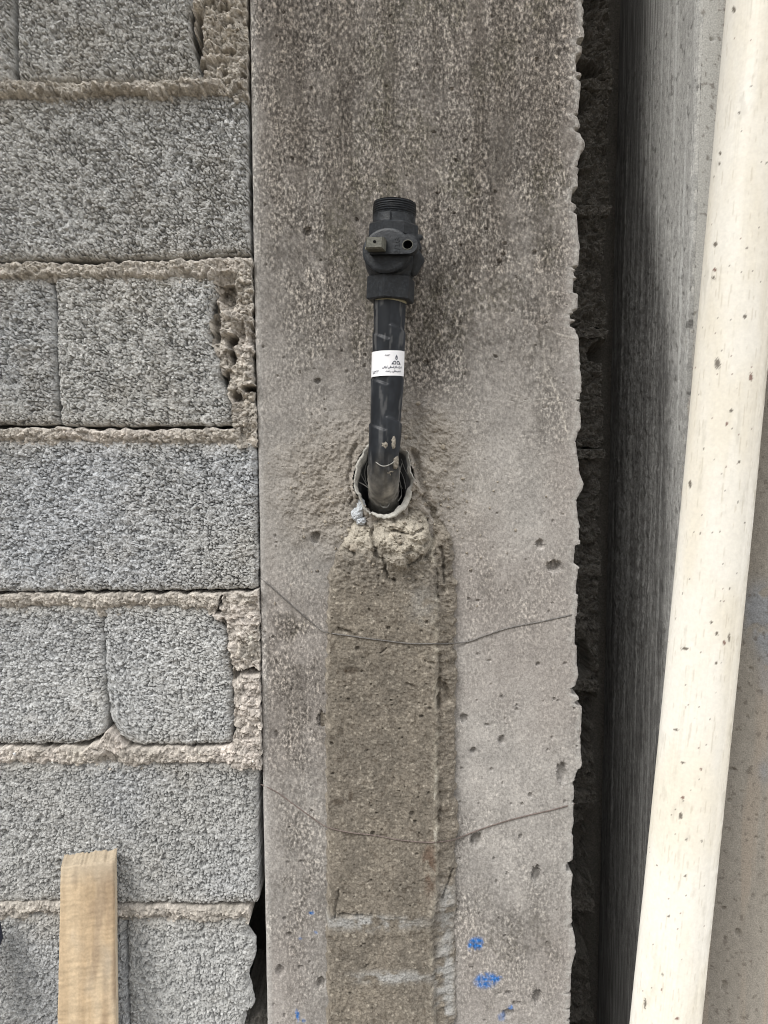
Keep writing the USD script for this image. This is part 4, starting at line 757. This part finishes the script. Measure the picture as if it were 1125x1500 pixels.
# ------------------------------------------------------------------ conduit mouth the pipe comes out of
cs = thing('conduit_sleeve', 'dusty white plastic conduit mouth with torn rim around the foot of the gas pipe', 'conduit', at=P(562, 755, 0.0))
th = np.linspace(0, 2 * np.pi, 121)[:-1]
def ring(a, b, y, dy, dz, jag=0.0, seed=1, wide=0.0):
    c_, s_ = np.cos(th), np.sin(th)
    wd = wide * (0.3 + np.cos(2 * (th - 2.3)) + 1.6 * (fbm2(4 + 4 * c_, 4 + 4 * s_, 3, 77) - 0.5)); a = a - wd; b = b - wd
    jx = 1 + jag * (fbm2(3 + 2.6 * c_, 3 + 2.6 * s_, 5, seed, 0.62) - 0.5)
    p = P(ELL[0] + a * c_ * jx, ELL[1] - b * s_ * jx, 0.0)
    p[:, 1] = y + dy + 0.010 * s_ + 0.008 * (fbm2(5 + 3 * c_, 5 + 3 * s_, 3, seed + 4) - 0.5)
    p[:, 2] += dz; return p
rows = [ring(42, 55, 0.07, 0.1, -0.06), ring(43, 56, -0.012, 0.03, -0.012, 0.16, 2), ring(43.5, 56.5, -0.014, 0.004, 0, 0.24, 2), ring(43, 56, -0.016, 0, 0, 0.30, 2), ring(40.8, 53.8, -0.0175, 0, 0, 0.32, 2, 1.0), ring(38.5, 51.5, -0.0135, 0.003, 0, 0.32, 2, 2.6), ring(37.2, 50.2, -0.008, 0.012, -0.004, 0.26, 2, 2.6)]
for k in range(8): rows.append(ring(35.5 - 1.6 * (k % 2), 48.5 - 1.6 * (k % 2), -0.005, 0.018 + 0.009 * k, -0.008 - 0.006 * k, 0.03, 3))
rows.append(ring(34, 47, -0.005, 0.13, -0.07)); rows.append(ring(1, 1, -0.005, 0.135, -0.075))
Vr = np.array(rows); n_, m_ = Vr.shape[:2]; idx = np.arange(n_ * m_).reshape(n_, m_); nx = np.roll(idx, -1, 1)
F = np.concatenate([np.stack([idx[:-1], nx[:-1], nx[1:]], -1).reshape(-1, 3), np.stack([idx[:-1], nx[1:], idx[1:]], -1).reshape(-1, 3)])
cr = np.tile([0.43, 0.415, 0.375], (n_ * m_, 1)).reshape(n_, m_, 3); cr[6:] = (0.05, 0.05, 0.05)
cr = cr * (0.75 + 0.5 * fbm2(Vr[..., 0] * 120, Vr[..., 2] * 120, 3, 311))[..., None]
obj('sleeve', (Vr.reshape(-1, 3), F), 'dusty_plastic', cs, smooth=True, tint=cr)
FILM = [[(527, 690, 0.01), (533, 704, 0.004), (541, 716, 0.0), (549, 728, 0.0)], [(538, 676, 0.02), (534, 692, 0.012), (536, 706, 0.006)], [(524, 706, 0.0), (538, 714, -0.006), (552, 730, -0.004), (558, 742, 0)], [(556, 736, -0.004), (561, 743, -0.008), (566, 743, -0.008), (571, 736, -0.004), (577, 728, 0)], [(588, 672, 0.014), (592, 686, 0.006), (596, 694, 0.002)], [(586, 690, 0.012), (592, 704, 0.004), (594, 716, 0)], [(586, 712, 0.01), (588, 724, 0.002), (583, 734, 0)], [(590, 676, 0.02), (585, 700, 0.012), (589, 716, 0.006)]]
for line in FILM:
    p = smoothpath([P(a_, b_, c_) for a_, b_, c_ in line], 22)
    w = 0.0012; off = np.array([0, 0.003, 0.001])
    vv = np.vstack([p, p + off, p + off + [0.0006, 0, -0.0006], p + [0.0006, 0, -0.0006]]); k = len(p); i = np.arange(k - 1)
    F = np.concatenate([np.concatenate([np.stack([a_ * k + i, a_ * k + i + 1, b_ * k + i + 1], -1), np.stack([a_ * k + i, b_ * k + i + 1, b_ * k + i], -1)]) for a_, b_ in ((0, 1), (1, 2), (2, 3), (3, 0))])
    obj('torn_film', (vv, F), 'film_scrap', cs)

# ------------------------------------------------------------------ tie wires round the column
def wire(name, pts, label, mat, r=0.00085, seed=0):
    q = smoothpath([(x, y, 0) for x, y in pts], 120)[:, :2]
    dep = np.array([surf(x, y) for x, y in q]); dep = np.minimum(dep, np.convolve(np.pad(dep, 4, mode='edge'), np.ones(9) / 9, 'valid')) - r * 1.2
    dep[:4] = np.linspace(0.004, dep[3], 4); dep[-4:] = np.linspace(dep[-4], 0.006, 4)
    p = np.array([P(x, y, d) for (x, y), d in zip(q, dep)])
    t = obj(name, tube(p, r, 8), mat, smooth=True); tag(t, label, 'wire', 'tie wires across the column')
wire('tie_wire', [(381, 846), (400, 862), (420, 880), (450, 906), (478, 926), (510, 931), (560, 938), (610, 943), (645, 943), (680, 941), (710, 931), (745, 920), (800, 909), (848, 898)], 'upper thin grey tie wire, slack across the column and over the brown mortar strip', 'wire_steel')
wire('tie_wire', [(382, 1149), (405, 1160), (430, 1178), (455, 1196), (478, 1211), (510, 1219), (550, 1224), (590, 1231), (630, 1234), (660, 1231), (690, 1220), (715, 1211), (740, 1203), (775, 1194), (810, 1186), (842, 1177)], 'lower thin rusty tie wire, slack across the column and over the brown mortar strip', 'rust_wire', 0.0008)

# ------------------------------------------------------------------ cream pipe leaning at the right
dp = thing('drain_pipe', 'cream plastic pipe with brown paint specks leaning in front of the right column', 'pipe', at=P(973, 1900, -0.14))
ptop, pbot = P(1066 + 53.5, 0, -0.048), P(920 + 54, 1500, -0.100)
ax_ = ptop - pbot; ax_ /= np.linalg.norm(ax_)
t0, t1 = -pbot[2] / ax_[2], (2.35 - pbot[2]) / ax_[2]
tt = np.concatenate([np.linspace(t0, -0.05, 20), np.arange(-0.045, 1.42, 0.0016), np.linspace(1.43, t1, 20)])
aa = np.linspace(-2.1, 2.1, 130); aa = np.concatenate([aa, np.linspace(2.3, 2 * np.pi - 2.3, 14)])
RPIPE = 0.0408
Tt, Aa = np.meshgrid(tt, aa, indexing='ij')
eu = np.array([0, -1.0, 0]) - ax_ * (-ax_[1]); eu /= np.linalg.norm(eu); ew = np.cross(ax_, eu)
rr = RPIPE + 0.0007 * (fbm2(Tt * 7, Aa * 0.7, 3, 401) - 0.5) + 0.0003 * (fbm2(Tt * 120, Aa * 6, 3, 402) - 0.5)
ctrp = pbot + Tt[..., None] * ax_ + 0.0025 * np.sin(Tt * 3.0)[..., None] * np.array([1, 0, 0])
Vp = ctrp + rr[..., None] * (eu * np.cos(Aa)[..., None] + ew * np.sin(Aa)[..., None])
qx, qy = Q(Vp[..., 0], Vp[..., 1], Vp[..., 2])
Cp = lerp((0.74, 0.712, 0.645), (0.71, 0.668, 0.575), sstep(0.35, 0.75, fbm2(Tt * 9, Aa * 1.1, 4, 403)))
Cp = Cp * (0.96 + 0.08 * fbm2(Tt * 150, Aa * 10, 3, 404))[..., None]
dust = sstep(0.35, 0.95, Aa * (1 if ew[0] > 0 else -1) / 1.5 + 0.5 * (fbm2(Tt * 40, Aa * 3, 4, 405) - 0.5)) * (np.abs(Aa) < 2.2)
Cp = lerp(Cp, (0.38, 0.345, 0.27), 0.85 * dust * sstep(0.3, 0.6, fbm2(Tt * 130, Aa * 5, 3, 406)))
long_ = sstep(0.71, 0.80, fbm2(Tt * 45, Aa * 40, 3, 407)); Cp = lerp(Cp, (0.45, 0.40, 0.31), 0.4 * long_)
Cp = lerp(Cp, (0.58, 0.54, 0.44), 0.22 * sstep(0.55, 0.75, fbm2(Tt * 2.5, Aa * 60, 3, 408)) * sstep(0.45, 0.65, fbm2(Tt * 12, Aa * 3, 3, 409)))
Cp = lerp(Cp, (0.47, 0.44, 0.37), 0.35 * sstep(0.66, 0.80, fbm2(Tt * 16, Aa * 2.2, 5, 410, 0.62)))
rng = np.random.default_rng(17)
SPK = [(991, 130, 3, 3), (1075, 14, 4, 5), (1043, 58, 4, 2.5), (1048, 358, 4, 4), (1047, 395, 3.5, 3), (1051, 533, 6, 9), (1091, 464, 4, 4), (1045, 407, 3.5, 3), (1100, 552, 4, 7), (1071, 602, 4, 3), (1065, 621, 3, 3), (1011, 709, 3, 7), (1083, 677, 2.5, 3), (1050, 928, 3.5, 3.5), (1042, 912, 2.5, 2.5), (1061, 941, 3, 4), (1068, 934, 2.5, 8), (1003, 950, 8, 2.5), (990, 1069, 5, 2), (1000, 1117, 5, 2), (1027, 1127, 2.5, 2.5), (1000, 1168, 4, 3), (997, 1195, 4, 6), (1049, 971, 3, 3), (1004, 1283, 2.5, 2.5), (1005, 1230, 2.5, 2.5), (980, 1342, 2, 2.5), (993, 1361, 2, 2), (970, 1427, 2.5, 3), (945, 1470, 2.5, 10), (992, 1492, 4, 3), (969, 1449, 2, 2), (1055, 225, 2.5, 3), (1083, 165, 2.5, 2), (1054, 240, 2.5, 3), (1094, 363, 2, 2)]
for _ in range(130):
    s = rng.random(); ppy = 1500 * s; SPK.append((1066 - 146 * s + rng.uniform(4, 100), ppy, *(np.array([1, rng.uniform(0.7, 1.4)]) * rng.choice([0.7, 0.9, 1.1, 1.5]))))
front_ = np.cos(Aa) > -0.2
pts2 = np.stack([qx[front_], qy[front_]], -1); tree = cKDTree(pts2); fi = np.nonzero(front_.ravel())[0]
Cpf = Cp.reshape(-1, 3)
for (sx_, sy_, rx, ry) in SPK:
    rx, ry = 0.72 * rx, 0.85 * ry
    near = tree.query_ball_point((sx_, sy_), max(rx, ry) * 1.4 + 1.5)
    if not near: continue
    q = pts2[near]; d = np.hypot((q[:, 0] - sx_) / rx, (q[:, 1] - sy_) / ry)
    d = d + 0.35 * np.sin(q[:, 0] * 1.7 + sx_) * np.sin(q[:, 1] * 1.3 + sy_); m = (1 - sstep(0.75, 1.15, d)) * 0.92; base = np.array([(0.13, 0.11, 0.085), (0.19, 0.11, 0.085)][int(sx_ * 7 + sy_) % 4 == 0])
    g = fi[near]; Cpf[g] = Cpf[g] * (1 - m)[:, None] + base * m[:, None]
n_, m_ = Vp.shape[:2]; idx = np.arange(n_ * m_).reshape(n_, m_); nx = np.roll(idx, -1, 1)
F = np.concatenate([np.stack([idx[:-1], nx[:-1], nx[1:]], -1).reshape(-1, 3), np.stack([idx[:-1], nx[1:], idx[1:]], -1).reshape(-1, 3)])
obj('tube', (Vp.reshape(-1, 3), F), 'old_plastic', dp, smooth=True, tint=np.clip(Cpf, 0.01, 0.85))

# ------------------------------------------------------------------ wooden stake leaning on the block wall
ws = thing('wooden_stake', 'sawn pale timber stake leaning on the block wall at lower left', 'timber', at=P(126, 1990, -0.22))
tl, tr = P(88, 1271, -0.034), P(167, 1262, -0.034)
bl, br = P(83, 1500, -0.062), P(169, 1500, -0.062)
dl_, dr_ = (tl - bl), (tr - br)
bl0, br0 = tl - dl_ * (tl[2] / dl_[2]), tr - dr_ * (tr[2] / dr_[2])
NU, NV, TH = 61, 520, 0.024
def stake_face(nu, nv):
    v_, u_ = np.meshgrid(np.linspace(0, 1, nv) ** 1.0, np.linspace(0, 1, nu), indexing='ij')
    return v_, u_
v_, u_ = stake_face(NU, NV)
tops = tl * (1 - u_)[..., None] + tr * u_[..., None]; tops[..., 2] += 0.0025 * (fbm2(u_ * 14, 0 * u_, 4, 501, 0.75) - 0.5) * 2
bots = bl0 * (1 - u_)[..., None] + br0 * u_[..., None]
front3 = tops * (1 - v_)[..., None] + bots * v_[..., None]
xs_, zs_ = u_ * 0.07, (1 - v_) * 0.6
hh = 0.0006 * (fbm2(xs_ * 500, zs_ * 12, 3, 502) - 0.5) + 0.0011 * (fbm2(xs_ * 60, zs_ * 420, 2, 503) - 0.5) + 0.0012 * (fbm2(xs_ * 130, zs_ * 60, 4, 513) - 0.5) - rnd_edge(u_ * 0.07, 0.0012 + 0.004 * fbm2(zs_ * 45, 0 * u_, 4, 514)) - rnd_edge((1 - u_) * 0.07, 0.0012 + 0.004 * fbm2(zs_ * 45, 3 + 0 * u_, 4, 515)) - rnd_edge(v_ * 0.7, 0.0015 + 0 * u_)
front3[..., 1] -= hh; front3[..., 0] += 0.0012 * (fbm2(zs_ * 60, 0 * zs_, 3, 504) - 0.5)
gr_ = fbm2(xs_ * 130 + 1.2 * fbm2(zs_ * 6, xs_ * 10, 2, 505), zs_ * 4, 4, 506)
W1, W2 = np.array([0.54, 0.425, 0.285]), np.array([0.44, 0.33, 0.21])
Cw = lerp(W1, W2, sstep(0.3, 0.75, gr_)) * (0.80 + 0.40 * fbm2(xs_ * 60, zs_ * 350, 3, 507))[..., None]
Cw = lerp(Cw, (0.35, 0.32, 0.27), 0.5 * sstep(0.55, 0.75, fbm2(xs_ * 25, zs_ * 9, 4, 518)))
Cw = lerp(Cw, (0.26, 0.19, 0.13), 0.6 * sstep(0.6, 0.75, fbm2(xs_ * 40, zs_ * 14, 3, 508)))
Cw = lerp(Cw, (0.50, 0.43, 0.33), 0.6 * (1 - sstep(0.0, 0.05, v_ + 0.03 * (fbm2(xs_ * 80, zs_ * 60, 3, 509) - 0.5))))
v, f, c = grid(front3, Cw)
# back, sides and top end
b3 = front3 + np.array([0, TH, 0.001]); n_ = NU * NV
idx = np.arange(n_).reshape(NV, NU)
ring_ = np.concatenate([idx[:, 0], idx[-1, 1:], idx[::-1, -1][1:], idx[0, ::-1][1:]])
steps = 7; vs = [v]; Fs = [f]; cc = [c]; base = n_; prev = v[ring_]
lay = []
for k in range(steps):
    q_ = v[ring_] + np.array([-0.0055, TH, 0.003]) * k / (steps - 1)
    q_[:, 2] += 0.003 * (fbm2(q_[:, 0] * 300, q_[:, 1] * 300, 3, 510) - 0.5) * (q_[:, 2] > tl[2] - 0.01) * (k > 0)
    lay.append(q_)
lay = np.array(lay); kk = len(ring_); i = np.arange(kk - 1)
for k in range(steps - 1):
    a0, b0_ = base + k * kk, base + (k + 1) * kk
    Fs.append(np.concatenate([np.stack([a0 + i, b0_ + i, a0 + i + 1], -1), np.stack([a0 + i + 1, b0_ + i, b0_ + i + 1], -1)]))
vs.append(lay.reshape(-1, 3)); cc.append(np.tile([0.40, 0.33, 0.24], (steps * kk, 1)) * (0.8 + 0.4 * fbm2(lay[..., 0].ravel() * 300, lay[..., 1].ravel() * 300, 3, 511))[:, None])
obj('post', (np.vstack(vs), np.vstack(Fs)), 'timber', ws, smooth=35 if False else True, tint=np.vstack(cc))

# ------------------------------------------------------------------ dark pole end at the left edge
tip = P(-3, 1346, -0.022); foot = np.array([tip[0] - 0.22, -0.35, 0.0]); n = 40
s = np.linspace(0, 1, n); pp = foot + (tip - foot) * s[:, None]
r = 0.0165 * np.sqrt(np.clip(1 - np.clip((s - 0.985) / 0.0152, 0, 1) ** 2, 0.0004, 1)); 
ph_ = obj('tool_handle', tube(pp, r, 24), 'navy_grip', smooth=True); tag(ph_, 'dark navy rounded handle end leaning on the block wall at the left edge', 'handle')
